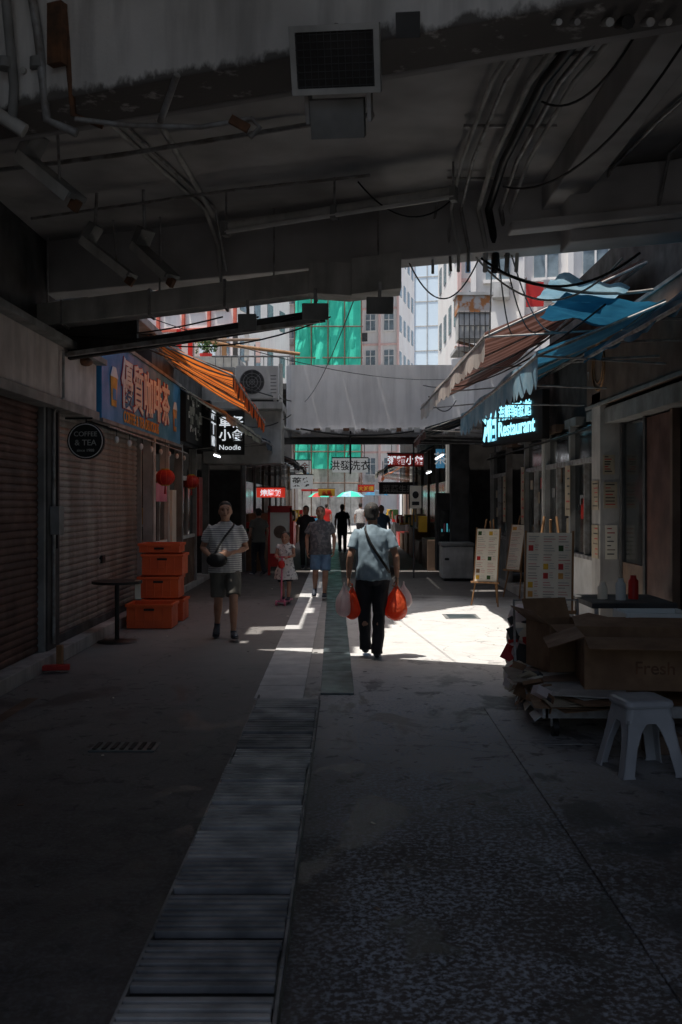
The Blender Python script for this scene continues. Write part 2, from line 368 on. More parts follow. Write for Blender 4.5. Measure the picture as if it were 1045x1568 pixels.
s.tube([(-2.9,12.2,2.62),(-2.9,18.2,2.58)],.012,'pipe')
for i in range(8):
    yy=12.6+i*.75; s.tube([(-2.9,yy,2.62),(-2.9,yy,2.52)],.006,'black'); s.ell((-2.9,yy,2.48),(.03,.03,.045),'white')
s.done()
def crate(nm,x0,x1,y0,y1,z0,z1):
    c=B(nm); t=.02
    c.box(x0,x1,y0,y1,z0,z0+t,'crate')
    for a in ((x0,x0+t,y0,y1),(x1-t,x1,y0,y1),(x0+t,x1-t,y0,y0+t),(x0+t,x1-t,y1-t,y1)): c.box(*a,z0+t,z1,'crate')
    for a in ((x0-.018,x1+.018,y0-.018,y0),(x0-.018,x1+.018,y1,y1+.018),(x0-.018,x0,y0,y1),(x1,x1+.018,y0,y1)): c.box(*a,z1-.035,z1+.003,'crate')
    for k in (.2,.4,.6,.8): c.box(x0+(x1-x0)*k-.006,x0+(x1-x0)*k+.006,y0-.012,y0,z0+.02,z1-.04,'crate')
    c.box(x0-.006,x1+.006,y0-.008,y0-.001,z0+.1,z0+.115,'crate'); mx=(x0+x1)/2
    c.box(mx-.07,mx+.07,y0-.014,y0-.004,z1-.085,z1-.055,'dk')
    c.done(.004)
crate('orange_crate',-2.92,-2.32,13.25,13.75,.01,.33)
for i in range(3): crate('orange_crate',-2.93+(.05,-.02,.03)[i],-2.36+(.05,-.02,.03)[i],14.1+.03*i,14.62+.03*i,.01+i*.32,.31+i*.32)
crate('orange_crate',-2.95,-2.38,14.2,14.7,.97,1.1)
s=B('round_cafe_table'); x,y=-2.77,12.05
s.limb([(x,y,.71),(x,y,.74)],.30,'black',32); s.limb([(x,y,.02),(x,y,.71)],.028,'black',12); s.limb([(x,y,.0),(x,y,.015),(x,y,.03)],[.24,.23,.05],'black',28)
s.box(x+.22,x+.29,y-.02,y-.015,.52,.75,'paper'); s.done()
s=B('door_wedge'); s.ob((-2.9,9.9,.05),(.3,.10,.05),'redt',(0,0,.2)); s.ob((-2.93,10.2,.12),(.06,.08,.22),'wood'); s.done(.01)

# ------------------------------------------------------------------ right buildings
Rb=B('eatery_building')
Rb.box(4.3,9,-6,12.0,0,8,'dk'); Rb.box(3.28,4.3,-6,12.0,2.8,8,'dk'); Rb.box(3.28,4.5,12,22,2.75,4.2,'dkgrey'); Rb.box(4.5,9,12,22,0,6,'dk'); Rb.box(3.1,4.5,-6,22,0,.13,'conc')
Rb.box(3.0,3.28,11.75,12.15,.13,3.0,'conc')
for yy in (5.0,6.6,8.2,9.8,10.7,11.6): Rb.box(3.2,3.28,yy-.04,yy+.04,.13,2.62,'dkgrey' if yy!=9.8 else 'tan')
for z in (.5,.95,1.4,1.85): 
    Rb.box(3.9,4.28,5,11.6,z,z+.03,'tan')
    for i in range(34):
        if R()<.8: a=5.1+i*.19; Rb.box(4.0,4.2,a,a+U(.08,.15),z+.03,z+U(.12,.32),random.choice(['tan','redt','ltgrey','paper','blue','card','dkgrey','yellow']))
Rb.box(3.22,3.26,9.84,10.66,.13,2.6,'brshutter'); Rb.box(3.21,3.25,10.75,11.55,.13,1.0,'tan'); Rb.box(3.23,3.25,10.75,11.55,1.0,2.6,'glass')
Rb.box(3.05,3.28,-6,11.75,2.62,2.8,'grey')
for yy in (12.2,13.9,15.6,17.4,19.4,21.5): Rb.box(3.12,3.24,yy-.05,yy+.05,.13,2.75,'grey')
for a,b_ in ((12.25,13.85),(13.95,15.55),(15.65,17.35),(19.45,21.45)):
    Rb.box(3.16,3.22,a,b_,.13,.95,'grey' if a>13 else 'white'); Rb.box(3.12,3.24,a,b_,.95,1.0,'pipe'); Rb.box(3.19,3.21,a,b_,1.0,2.2,'glass'); Rb.box(3.12,3.24,a,b_,2.2,2.27,'pipe'); Rb.box(3.12,3.24,(a+b_)/2-.02,(a+b_)/2+.02,1.0,2.2,'pipe')
    Rb.box(3.19,3.21,a,b_,2.27,2.7,'glass')
    for q_ in range(5):
        yy=U(a+.05,b_-.3); z=U(1.1,2.0); Rb.box(3.180,3.186,yy,yy+U(.1,.25),z,z+U(.08,.3),random.choice(['oldpaper','redt','glow','tan','oldpaper','grey']))
Rb.box(4.3,4.5,17.4,19.4,.13,2.7,'tan')
for i in range(7): Rb.box(3.14,3.30,12.3+i*1.3,13.0+i*1.3,2.74,2.86,random.choice(['grey','pipe','tan'])) 
Rb.tube([(3.06,12.25,.2),(3.06,12.25,2.9),(3.0,12.3,3.3)],.02,'pipe',6); Rb.tube([(3.1,15.62,.2),(3.1,15.62,2.8)],.03,'ltgrey',6); Rb.tube([(3.06,12.1,2.62),(3.06,21.5,2.6)],.018,'black',6)
Rb.done(.005)
s=B('brown_fascia_sign'); s.box(3.0,3.12,8.0,12.4,2.85,3.75,'tan'); s.box(2.98,3.0,8.0,12.4,2.83,2.87,'grey'); s.box(2.98,3.0,8.0,12.4,3.73,3.77,'grey')
ring=[(2.99,11.8+.28*math.cos(a*math.pi/16),3.3+.28*math.sin(a*math.pi/16)) for a in range(33)]
s.tube(ring,.012,'wood',6); s.tube([(2.99,11.8+.2*math.cos(a*.39),3.3+.2*math.sin(a*.39)) for a in range(17)],.008,'wood',6)
o=s.done(.004)
A0=Vector((2.42,17.6,0)); D0=Vector((.58,-2.45,0)); dn=D0.normalized(); nb=Vector((dn.y,-dn.x,0))
if nb.y>0: nb=-nb
s=B('neon_restaurant_sign'); Tn=Matrix(((dn.x,-nb.x,0,A0.x),(dn.y,-nb.y,0,A0.y),(0,0,1,0),(0,0,0,1)))
s.box(-.03,2.5,.0,.12,2.66,3.42,'black',Tn); o=s.done(.01)
def nt(t,sz,u,z,bd): txt(t,sz,A0+dn*u+nb*.01+Vector((0,0,z)),dn,(0,0,1),'neon',o,bold=bd)
nt('湘',.66,.02,2.80,.012); nt('海鮮麵家館',.27,.76,3.08,.003); nt('Restaurant',.34,.74,2.80,.006)
def poster(nm,x,y0,y1,z0,z1,m,sg=-1,lines=6):
    p=B(nm); p.box(min(x,x+sg*.008),max(x,x+sg*.008),y0,y1,z0,z1,m)
    for i in range(lines):
        z=z1-(z1-z0)*(i+.7)/(lines+.6); h=(z1-z0)/lines*.2
        p.box(min(x+sg*.008,x+sg*.010),max(x+sg*.008,x+sg*.010),y0+.02,y0+.02+(y1-y0-.04)*U(.4,.9),z-h/2,z+h/2,random.choice(['redt','black','tan','redt']))
    p.done()
def xposter(nm,x0,x1,y,z0,z1,m):
    p=B(nm); p.box(x0,x1,y,y+.01,z0,z1,m)
    for i in range(7):
        z=z1-(z1-z0)*(i+.8)/8; p.box(x0+.02,x0+.02+(x1-x0-.04)*U(.4,1),y-.003,y,z-.005,z+.006,random.choice(['redt','black','tan']))
    p.done()
xposter('shop_notice',3.04,3.2,11.735,1.62,1.93,'oldpaper'); xposter('shop_notice',3.06,3.2,11.735,1.02,1.42,'paper'); xposter('shop_notice',3.03,3.17,11.735,2.02,2.25,'oldpaper')
poster('shop_notice',2.995,11.8,12.1,1.6,1.95,'oldpaper'); poster('shop_notice',2.995,11.8,12.1,1.02,1.42,'oldpaper')
poster('shop_notice',3.1,13.75,14.05,1.5,2.2,'oldpaper'); poster('shop_notice',3.1,17.3,17.6,1.3,2.3,'oldpaper'); poster('shop_notice',3.1,19.3,19.6,1.3,2.2,'oldpaper')
s=B('concrete_pillar'); s.box(2.35,2.75,22.2,22.6,0,3.1,'dkgrey'); s.done(.01)
s=B('framed_menu_poster'); s.box(1.42,1.68,22.15,22.19,1.55,2.05,'paper'); s.box(1.40,1.42,22.14,22.19,1.53,2.07,'black'); s.box(1.68,1.70,22.14,22.19,1.53,2.07,'black'); s.ell((1.55,22.14,1.85),(.07,.01,.08),'black'); s.box(1.47,1.63,22.14,22.15,1.62,1.70,'black')
s.box(1.5,1.53,22.19,22.3,0.0,3.1,'dkgrey'); s.done()
s=B('white_freezer_chest'); s.box(2.05,2.72,21.2,21.9,.06,.74,'ltgrey'); s.box(2.03,2.74,21.18,21.92,.74,.82,'grey'); s.box(2.1,2.2,21.15,21.2,.45,.5,'black'); s.box(2.1,2.67,21.25,21.85,0,.06,'black'); s.done(.02)
s=B('display_cooler'); s.box(2.1,2.9,23.0,23.5,.1,1.9,'dkgrey'); s.box(2.16,2.84,22.97,23.0,.5,1.5,'glass'); 
for i in range(10): s.box(2.2+i*.06,2.23+i*.06,22.955,22.97,1.0,1.0+U(.05,.2),random.choice(['glow','pink','glow','grey']))
s.done(.01)

# ------------------------------------------------------------------ awnings
def awning(nm,on,of,inn,inf,val,m,mv,ny=28,nx=6,sag=.05,scal=.05,per=.25,solid='pipe',arms=True):
    b=B(nm); on,of,inn,inf=map(Vector,(on,of,inn,inf)); vs=[];fs=[]
    for j in range(ny+1):
        for i in range(nx+1):
            u=i/nx; v=j/ny; p=inn.lerp(on,u).lerp(inf.lerp(of,u),v)
            p.z-=sag*math.sin(math.pi*u)*(1+.5*math.sin(v*9)) - .02*math.sin(v*17+u*3)
            vs.append(p)
    for j in range(ny):
        for i in range(nx):
            a=j*(nx+1)+i; fs.append((a,a+1,a+nx+2,a+nx+1))
    b.add(vs,fs,m,True)
    L=(of-on).length; n=int(L/per*6); vs=[]
    for j in range(n+1):
        v=j/n; p=on.lerp(of,v); p.z+=.02*math.sin(v*17+3)
        h=val+scal*abs(math.sin(math.pi*v*L/per)); w=.02*math.sin(v*31)
        vs+=[p,p+Vector((w*.5,0,-h*.5)),p+Vector((w,0,-h))]
    b.add(vs,[f for j in range(n) for f in ((3*j,3*j+1,3*j+4,3*j+3),(3*j+1,3*j+2,3*j+5,3*j+4))],mv,True)
    dz=Vector((0,0,-.05)); b.tube([on+dz,of+dz],.018,solid); b.tube([inn+dz,inf+dz],.018,solid)
    for k in range(4):
        v=k/3; b.tube([on.lerp(of,v)+dz,inn.lerp(inf,v)+dz],.014,solid)
        if arms: b.tube([on.lerp(of,v)+dz,inn.lerp(inf,v)+Vector((0,0,-.75))],.011,solid)
    o=b.done(); return o
awning('orange_striped_awning',(-1.50,13.2,3.42),(-1.40,17.2,3.10),(-2.6,13.0,3.88),(-3.0,17.4,4.1),.2,'orangeaw','orangeaw',arms=False)
awning('cream_awning',(-2.0,16.6,3.2),(-1.7,20.0,3.0),(-3.0,17.9,3.8),(-3.0,20.4,3.8),.14,'creamaw','creamaw',scal=.02,arms=False)
awning('grey_awning',(-1.6,20.0,2.95),(-1.5,21.8,2.9),(-3.0,20.0,3.5),(-3.0,21.8,3.5),.15,'tarp','tarp')
awning('brown_striped_awning',(1.52,10.9,3.55),(1.38,18.3,3.45),(3.2,10.6,4.3),(3.2,18.6,4.35),.24,'brownaw','valance',per=.4)
awning('blue_awning',(1.83,9.5,3.14),(1.80,15.6,3.05),(3.25,9.3,3.72),(3.25,15.7,3.78),.26,'blueaw','bluelip',per=.3,scal=.09)
awning('dark_blue_awning',(2.32,6.3,3.10),(2.30,9.6,3.12),(3.3,6.3,3.8),(3.3,9.5,3.85),.06,'blueaw','blueaw',per=.5)
awning('dark_awning',(1.5,18.8,3.1),(1.5,21.8,3.05),(3.2,18.8,3.7),(3.2,21.8,3.7),.15,'tarp','brownaw')

# ------------------------------------------------------------------ overhead footbridge above viewer
SK=-.4
def sk(x,y0): return y0+SK*x
def skbox(b,x0,x1,ya,yb,z0,z1,m): b.prism([(x0,sk(x0,ya)),(x1,sk(x1,ya)),(x1,sk(x1,yb)),(x0,sk(x0,yb))],z0,z1,m)
F=B('overhead_footbridge')
skbox(F,-8,8,5.7,9.6,4.55,4.8,'ceil')
skbox(F,-8,8,5.25,5.7,4.1,5.2,'beamface')
skbox(F,-8,8,5.70,5.78,4.1,4.22,'ceil')
skbox(F,-8,8,9.6,9.95,3.98,4.8,'ceil')
for x in (-3.6,1.75): F.prism([(x,sk(x,5.78)),(x+.3,sk(x+.3,5.78)),(x+.3,sk(x+.3,9.6)),(x,sk(x,9.6))],4.3,4.55,'ceil')
skbox(F,1.9,8,9.2,9.6,3.9,4.5,'ceil')
skbox(F,1.4,8,9.0,9.2,4.0,4.08,'ceil')
F.done(.015)
F=B('added_shade_slab'); F.prism([(-9,-.4),(9,-.4),(9,sk(9,5.9)),(-9,sk(-9,5.9))],6.1,6.4,'ceil'); F.done()  # added slab out of view, keeps the near ground dark
D=B('cable_trunking')
def seg(b,x0,x1,y0,z0,z1,h,d,m):
    a=Vector((x0,sk(x0,y0),z0)); c=Vector((x1,sk(x1,y0),z1)); 
    vs=[]
    for p in (a,c):
        for dy,dz in ((0,0),(d,0),(d,h),(0,h)): vs.append(p+Vector((0,dy,dz)))
    b.add(vs,[(0,1,2,3),(4,7,6,5),(0,4,5,1),(1,5,6,2),(2,6,7,3),(3,7,4,0)],m)
seg(D,-5,-2.0,9.25,3.50,3.60,.24,.26,'ltgrey'); seg(D,-2.0,-.35,9.25,3.60,3.66,.22,.26,'ltgrey')
seg(D,-.35,.05,9.2,3.66,3.60,.30,.3,'ltgrey'); seg(D,.05,.5,9.15,3.60,3.62,.33,.34,'ltgrey')
seg(D,-5,-2.2,9.6,3.12,3.30,.36,.1,'dk'); seg(D,-2.2,-.2,9.6,3.30,3.46,.12,.1,'dkgrey')
seg(D,-5,-.25,9.5,3.14,3.43,.05,.06,'pipe')
for x in (-4,-3,-2,-1.2,-.3): seg(D,x,x+.03,9.24,3.49+(x+5)*.03,3.49+(x+5)*.03,.27,.29,'pipe')
for x in (-3.2,-1.9,-.7,.3): D.tube([(x,sk(x,9.4),3.8),(x,sk(x,9.4),4.56)],.012,'pipe',6)
D.done(.006)
P=B('ceiling_conduit')
def pp(pts,r=.018,m='pipe'): P.tube(pts,r,m,8)
pp([(-1.95,6.0,4.3),(-1.8,7.2,4.52),(-1.36,9.6,4.52),(-1.30,10.1,4.3),(-1.25,10.1,3.8)],.02,'ltgrey'); pp([(-1.85,6.0,4.3),(-1.7,7.2,4.51),(-1.26,9.6,4.52),(-1.2,9.95,4.0)],.014)
pp([(-1.45,6.3,4.4),(-1.4,7.0,4.52),(-1.3,9.9,4.5)],.024,'ltgrey')
for x,r,m in ((.93,.016,'ltgrey'),(1.02,.016,'pipe'),(1.18,.022,'ltgrey'),(1.27,.035,'black'),(1.38,.022,'pipe'),(1.47,.018,'ltgrey')):
    pp([(x+.12,4.9,4.06),(x+.08,5.5,4.35),(x+.02,6.5,4.44),(x,8.0,4.44),(x+.02,9.0,4.34),(x+.1,9.1,4.02),(x+.12,9.3,3.85)],r,m)
pp([(2.45,6.2,4.5),(2.3,7.3,4.5),(2.2,8.3,4.46),(2.18,8.42,4.3),(2.2,8.45,3.9)],.016); pp([(2.75,6.2,4.5),(2.6,8.0,4.5),(2.55,8.2,4.0)],.014)
pp([(-2.42,5.6,5.0),(-2.36,5.9,4.5),(-2.2,6.0,4.3),(-2.12,6.02,4.05),(-1.95,6.05,3.95)],.045,'ltgrey')
pp([(-2.05,5.95,4.9),(-2.0,6.0,4.2),(-2.03,6.05,3.98)],.03,'grey'); pp([(-1.9,5.92,4.9),(-1.84,5.95,4.5),(-1.8,6.0,4.0),(-1.62,6.0,3.92)],.028,'pipe')
pp([(-1.67,5.9,4.6),(-1.62,5.92,4.0),(-1.45,5.94,3.94)],.02,'rust')
for x in (-2.05,-1.85): P.limb([(x,5.98,4.3),(x,5.98,4.36)],.05,'grey')
P.ob((-1.70,5.86,4.45),(.10,.06,.36),'rust',(0,0,-.38))
pp([(-1.6,5.88,3.96),(-1.3,5.9,3.93),(-.85,5.85,3.9),(-.55,5.8,3.93),(-.50,5.8,3.88),(-.56,5.8,3.82)],.016,'pipe')
pp([(-1.1,5.9,3.95),(-.95,5.6,4.1)],.02,'pipe')
P.ob((-.62,5.8,3.9),(.12,.03,.05),'rust',(0,.5,0))
pp([(.85,9.0,4.5),(.82,9.35,4.3),(.82,9.4,3.85)],.014); pp([(.98,8.9,4.5),(.95,9.2,4.2),(.98,9.3,3.85)],.014)
for x in (.93,1.27): 
    for yy in (6.2,7.4,8.6): P.ob((x+.12,yy,4.49),(.35,.03,.02),'pipe')
pp([(-3,9.5,4.4),(-1,8.7,4.42),(0.2,8.3,4.42)],.014,'pipe')
pp([(-3.3,8.4,4.45),(-1.8,7.9,4.45),(.2,7.2,4.5)],.02,'pipe')
P.done()
W=B('overhead_cable')
W.wire((1.9,5.3,4.3),(1.25,7.9,4.2),.3,.009,'black'); W.wire((1.6,5.2,4.3),(1.3,6.6,4.35),.2,.008,'black')
W.wire((.1,8.4,4.4),(1.0,8.9,4.45),.25,.007,'black'); W.wire((.6,9.4,3.95),(1.25,9.4,3.98),.35,.007,'black',20)
W.wire((1.25,9.2,3.95),(2.6,8.8,3.9),.28,.013,'black',20); W.wire((1.2,9.3,4.0),(2.5,9.0,3.9),.4,.010,'ltgrey',20); W.wire((1.3,9.3,3.9),(2.9,9.4,3.7),.12,.016,'pipe')
for k in range(4): W.wire((1.35+.06*k,9.2,3.98),(1.55+.25*k,10.8,3.5+.02*k),.12+.04*k,.007,random.choice(['black','pipe','black']),14)
for k in range(4): W.wire((-3.5+.3*k,10.9,3.55),(-1.2+.35*k,9.7,3.5),.1+.04*k,.008,'black')
W.wire((-3.2,12.5,3.95),(-1.2,21.8,3.9),.1,.012,'black'); W.wire((-2.6,12,4.0),(2.2,22,4.4),.25,.006,'black'); W.wire((-.9,21.9,3.9),(.2,9.7,4.0),.2,.006,'black')
W.wire((-1.0,21.85,3.3),(1.5,21.85,3.25),.12,.02,'black'); W.wire((.1,21.86,3.25),(.1,21.86,2.3),0,.02,'black')
W.wire((.1,22.1,3.2),(.1,40,3.6),.2,.015,'black'); W.wire((-1.2,21.8,3.6),(-2.4,17,3.3),.3,.012,'black')
W.wire((2.5,9.6,3.6),(1.4,18,3.8),.3,.01,'black'); W.wire((2.4,21.7,3.9),(1.5,18,3.6),.25,.012,'black')
W.done()
s=B('caged_floodlight')
T=Matrix.Translation((-.05,5.02,3.93))@Matrix.Rotation(-.1,4,'Z')@Matrix.Rotation(.45,4,'X')
s.box(-.20,.20,-.04,.08,-.13,.13,'dk',T)
for a in ((-.225,.225,-.06,.06,.13,.16),(-.225,.225,-.06,.06,-.16,-.13),(-.225,-.195,-.06,.06,-.13,.13),(.195,.225,-.06,.06,-.13,.13)): s.box(*a,'ltgrey',T)
for i in range(12): s.box(-.19+i*.0345-.002,-.19+i*.0345+.002,-.055,-.05,-.13,.13,'dkgrey',T)
for i in range(8): s.box(-.2,.2,-.058,-.055,-.12+i*.034-.002,-.12+i*.034+.002,'dkgrey',T)
s.box(-.15,.13,.02,.14,-.38,-.19,'grey',T); s.box(-.17,-.15,-.01,.16,-.3,-.1,'pipe',T); s.box(.15,.17,-.01,.16,-.3,-.1,'pipe',T)
s.tube([T@Vector((0,.05,.1)),(-.05,5.4,4.3)],.02,'pipe'); s.box(.3,.42,.1,.3,.08,.2,'dkgrey',T)
s.done(.004)
s=B('fluorescent_batten'); a=Vector((-1.1,9.15,4.22)); c=Vector((.9,8.35,4.3))
s.tube([a,c],.045,'ltgrey',6); s.tube([a+Vector((0,-.06,-.06)),c+Vector((0,-.06,-.06))],.02,'white',8)
for k in (0,.5,1):
    p=a.lerp(c,k); s.ob(p+Vector((0,-.03,-.03)),(.05,.09,.12),'grey',(0,0,-.38)); s.tube([p,p+Vector((0,0,.32))],.01,'pipe')
s.done()
for (x,y,z,e) in ((-2.05,6.9,3.95,.5),(-2.2,9.2,3.95,.3),(-1.75,9.1,3.9,.7)):
    s=B('angled_lamp_bracket'); T=Matrix.Translation((x,y,z))@Matrix.Rotation(-e,4,'Z')@Matrix.Rotation(.65,4,'Y')
    s.box(-.32,.32,-.08,.08,-.01,.03,'grey',T); s.box(-.32,-.24,-.08,.08,.03,.18,'grey',T); s.box(-.3,.3,-.085,-.08,-.05,.03,'ltgrey',T)
    s.box(.28,.36,-.02,.02,-.08,.0,'rust',T); s.tube([T@Vector((-.25,0,.1)),(x-.1,y,4.56)],.016,'pipe'); s.tube([T@Vector((.1,0,.02)),(x+.05,y,4.3)],.01,'pipe')
    s.done(.004)
for (x,yy,w) in ((-.28,9.05,.2),(.3,9.0,.2),(-.95,9.3,.14)):
    s=B('small_floodlight'); y=sk(x,yy)
    T=Matrix.Translation((x,y,3.46))@Matrix.Rotation(.25,4,'X')
    s.box(-w/2,w/2,-.09,.09,-.06,.06,'ltgrey',T); s.box(-w/2-.02,w/2+.02,-.11,-.085,-.08,.07,'grey',T); s.box(-.015,.015,-.02,.02,.06,.2,'pipe',T); s.done(.008)
for k,(x0,x1,y0,y1,z) in enumerate(((1.95,2.6,9.1,10.2,3.78),(2.1,3.1,9.5,10.8,3.7))):
    s=B('blue_tarpaulin'); vs=[];n=14
    for j in range(n+1):
        for i in range(n+1):
            u=i/n;v=j/n; vs.append((x0+(x1-x0)*u,y0+(y1-y0)*v,z-.12*u+.06*noise.noise(Vector((u*4,v*4,k)))))
    s.add(vs,[(j*(n+1)+i,j*(n+1)+i+1,(j+1)*(n+1)+i+1,(j+1)*(n+1)+i) for j in range(n) for i in range(n)],'blueaw' if k else 'bluelip',True); s.done()

def inpoly(x,y,P):
    c=False; j=len(P)-1
    for i in range(len(P)):
        if (P[i][1]>y)!=(P[j][1]>y) and x<(P[j][0]-P[i][0])*(y-P[i][1])/(P[j][1]-P[i][1])+P[i][0]: c=not c
        j=i
    return c
ZC=8.0; SX,SY=.25*ZC,.12*ZC  # holes shaped to drop sun patches through the added sheet
holes=[[(x-SX,y-SY) for x,y in ((.02,9),(.05,11.2),(.95,15.0),(2.15,16.4),(3.9,15.9),(3.9,9))],
       [(-4.3,12.2),(-2.62,12.2),(-2.6,16.6),(-4.3,16.6)],
       [(.35,9),(1.0,9),(1.0,18.2),(.35,18.2)],
       [(-3.2,18.4),(3.6,18.4),(3.6,22.2),(-3.2,22.2)]]
for (x0,x1,y0,y1) in ((-.98,-.15,11.15,11.45),(-1.6,-1.1,12.75,13.15),(-.85,-.45,15.1,15.8),(-2.5,-2.2,11.25,11.7),(-.85,-.5,17.4,18.3),(-1.45,-1.0,13.8,14.2),(-1.65,-1.2,12.0,12.3)):
    holes.append([(x0-SX,y0-SY),(x1-SX,y0-SY),(x1-SX,y1-SY),(x0-SX,y1-SY)])
s=B('added_shade_sheet'); q=.1; vs=[];fs=[]  # added sheet out of view; blocks sun except through its holes
nx,ny=180,145
for j in range(ny+1):
    for i in range(nx+1): vs.append((-9+i*q,8.4+j*q,ZC))
for j in range(ny):
    for i in range(nx):
        cx=-9+(i+.5)*q; cy=8.4+(j+.5)*q
        if any(inpoly(cx,cy,h) for h in holes): continue
        a=j*(nx+1)+i; fs.append((a,a+1,a+nx+2,a+nx+1))
s.add(vs,fs,'tarp')
for x in (-8.8,8.8):
    for y in (8.6,22.6): s.tube([(x,y,0),(x,y,ZC)],.08,'pipe')
s.done()
s=B('added_diffuser_panel')  # added out of view to spread light onto the second bridge parapet
for i in range(9): s.add([(-3.3+i*.78,18.3,ZC+.03),(-3.3+i*.78+.77,18.3,ZC+.03),(-3.3+i*.78+.77,22.3,ZC+.03),(-3.3+i*.78,22.3,ZC+.03)],[(0,1,2,3)],'poly')
s.box(-3.35,3.75,18.25,18.3,ZC-.05,ZC+.02,'pipe'); s.done()

# ------------------------------------------------------------------ second bridge
Q=B('concrete_footbridge')
Q.box(-1.15,2.35,22,22.2,3.3,4.72,'paraface')
pts=[(-1.15,22.0),(-1.22,22.02),(-1.3,22.1),(-1.33,22.25),(-1.33,23.6),(-1.15,23.6),(-1.15,22.2)]
Q.prism(pts,3.3,4.72,'paraface')
Q.prism([(2.35,22.0),(2.5,21.8),(2.75,21.3),(4.5,20.6),(4.5,20.9),(2.8,21.6),(2.55,22.1),(2.35,22.2)],3.3,4.85,'paraface')
Q.box(-1.2,2.4,21.9,22.25,3.12,3.3,'paraface'); Q.box(-4,4.5,22.25,23.6,3.05,3.3,'ceil'); Q.box(-1.2,2.4,23.4,23.6,3.3,4.7,'ltgrey')
Q.box(-2.9,4.5,22.1,22.25,2.98,3.12,'dkgrey')
for i in range(26):
    x=-1.1+i*.13; h=.05+.12*R()
    if R()<.6: Q.box(x,x+U(.08,.16),21.893,21.9,3.3-h*.5,3.3+h*.2,'ltgrey' if R()<.4 else 'rust')
Q.done(.01)
s=B('railing'); 
s.tube([(-1.25,22.3,4.95),(-3,22.3,4.95)],.02,'pipe'); 
for i in range(10): s.tube([(-1.3-i*.18,22.3,4.3),(-1.3-i*.18,22.3,4.95)],.01,'pipe',5)
s.done()
s=B('rainwater_pipe'); s.tube([(-1.42,21.7,4.7),(-1.42,21.7,3.5),(-1.36,21.7,3.3),(-1.0,21.8,3.2)],.045,'ltgrey'); s.done()
def ac(nm,x,y,z,w=.8,h=.6,d=.3,mm='white'):
    a=B(nm); a.box(x-w/2,x+w/2,y,y+d,z,z+h,mm)
    r=h*.38; cx=x-w*.12; cz=z+h/2
    for k in (1,.72,.45,.2): a.tube([(cx+r*k*math.cos(t*math.pi/12),y-.01,cz+r*k*math.sin(t*math.pi/12)) for t in range(25)],.008,'grey',5)
    a.limb([(cx,y-.001,cz),(cx,y-.006,cz)],r,'dkgrey',24)
    for t in range(8): a.tube([(cx,y-.012,cz),(cx+r*math.cos(t*.785),y-.012,cz+r*math.sin(t*.785))],.005,'grey',4)
    for i in range(6): a.box(x+w*.32,x+w*.46,y-.004,y,z+.1+i*.07,z+.12+i*.07,'grey')
    a.box(x-w/2+.05,x-w/2+.1,y-.02,y+d,z-.06,z,'pipe'); a.box(x+w/2-.1,x+w/2-.05,y-.02,y+d,z-.06,z,'pipe')
    a.tube([(x+w/2,y+.1,z+.1),(x+w/2+.08,y+.1,z),(x+w/2+.08,y+.1,z-.5)],.012,'white',6)
    a.done(.012)
ac('air_conditioner_unit',-1.82,20.4,3.82,.86,.66)
s=B('concrete_ledge'); s.box(-3.0,-1.3,20.4,22,3.6,3.75,'ltgrey'); s.box(-3.0,-2.3,20.7,22,3.75,4.5,'ltgrey'); s.box(-3.0,-1.36,20.9,22,2.5,3.6,'ltgrey'); s.done(.01)

# ------------------------------------------------------------------ distant arcade and buildings
A=B('arcade_shops')
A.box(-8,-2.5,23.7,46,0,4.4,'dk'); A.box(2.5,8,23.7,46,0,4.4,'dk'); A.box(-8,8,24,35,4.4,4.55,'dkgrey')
for i in range(8):
    y=24+i*2.7
    for sx in (-1,1):
        x=sx*2.5
        A.box(min(x,x-sx*.08),max(x,x-sx*.08),y,y+.15,0,3.2,random.choice(['grey','ltgrey','tan']))
        A.box(min(x,x-sx*.05),max(x,x-sx*.05),y+.3,y+2.3,.9,2.2,random.choice(['glass','glass','tan','dimglow' if i%3==1 else 'paper']))
        A.box(min(x,x-sx*.5),max(x,x-sx*.5),y+.4,y+2.2,0,U(.5,1.1),random.choice(['tan','dkgrey','card','redt']))
        for q_ in range(3): A.box(min(x,x-sx*.7),max(x-sx*.5,x-sx*.7),y+.5+q_*.6,y+.9+q_*.6,U(.9,1.1),U(1.15,1.4),random.choice(['tan','ltgrey','card','redt','yellow','leaf']))
A.done(.01)
for i,(y,sx,m,w) in enumerate(((25,-1,'tarp',1.2),(28.5,1,'blueaw',1.3),(30,-1,'brownaw',1.2),(34,1,'creamaw',1.4),(36.5,-1,'blueaw',1.1),(39,1,'orangeaw',1.0),(41,-1,'creamaw',1.1))):
    awning('shop_awning',(sx*(2.5-w),y,2.75),(sx*(2.5-w),y+3,2.75),(sx*2.5,y,3.3),(sx*2.5,y+3,3.3),.15,m,m,ny=10,nx=3)
def hsign(nm,x0,x1,y,z0,z1,m,t,tm):
    s=B(nm); s.box(x0,x1,y,y+.12,z0,z1,m); s.box(x0-.02,x1+.02,y+.01,y+.11,z1,z1+.03,'dkgrey'); s.tube([(x0+.1,y+.06,z1),(x0+.1,y+.06,z1+.6)],.012,'pipe',5); s.tube([(x1-.1,y+.06,z1),(x1-.1,y+.06,z1+.6)],.012,'pipe',5)
    o=s.done(.01); txt(t,(z1-z0)*.72,((x0+x1)/2,y-.01,z0+(z1-z0)*.22),(1,0,0),(0,0,1),tm,o,align='CENTER',bold=.003)
hsign('red_shop_sign',-2.2,-1.5,24.5,1.80,2.04,'redlit','燒臘飯','whitelit')
hsign('white_shop_sign',-.38,.62,28,2.52,2.92,'dimglow','洪發洗衣','black')
hsign('red_hanging_sign',1.05,1.95,25,2.58,2.90,'redt','粥麵小館','whitelit')
hsign('white_pharmacy_sign',-1.5,-.9,27,2.05,2.42,'dimglow','藥房','black')
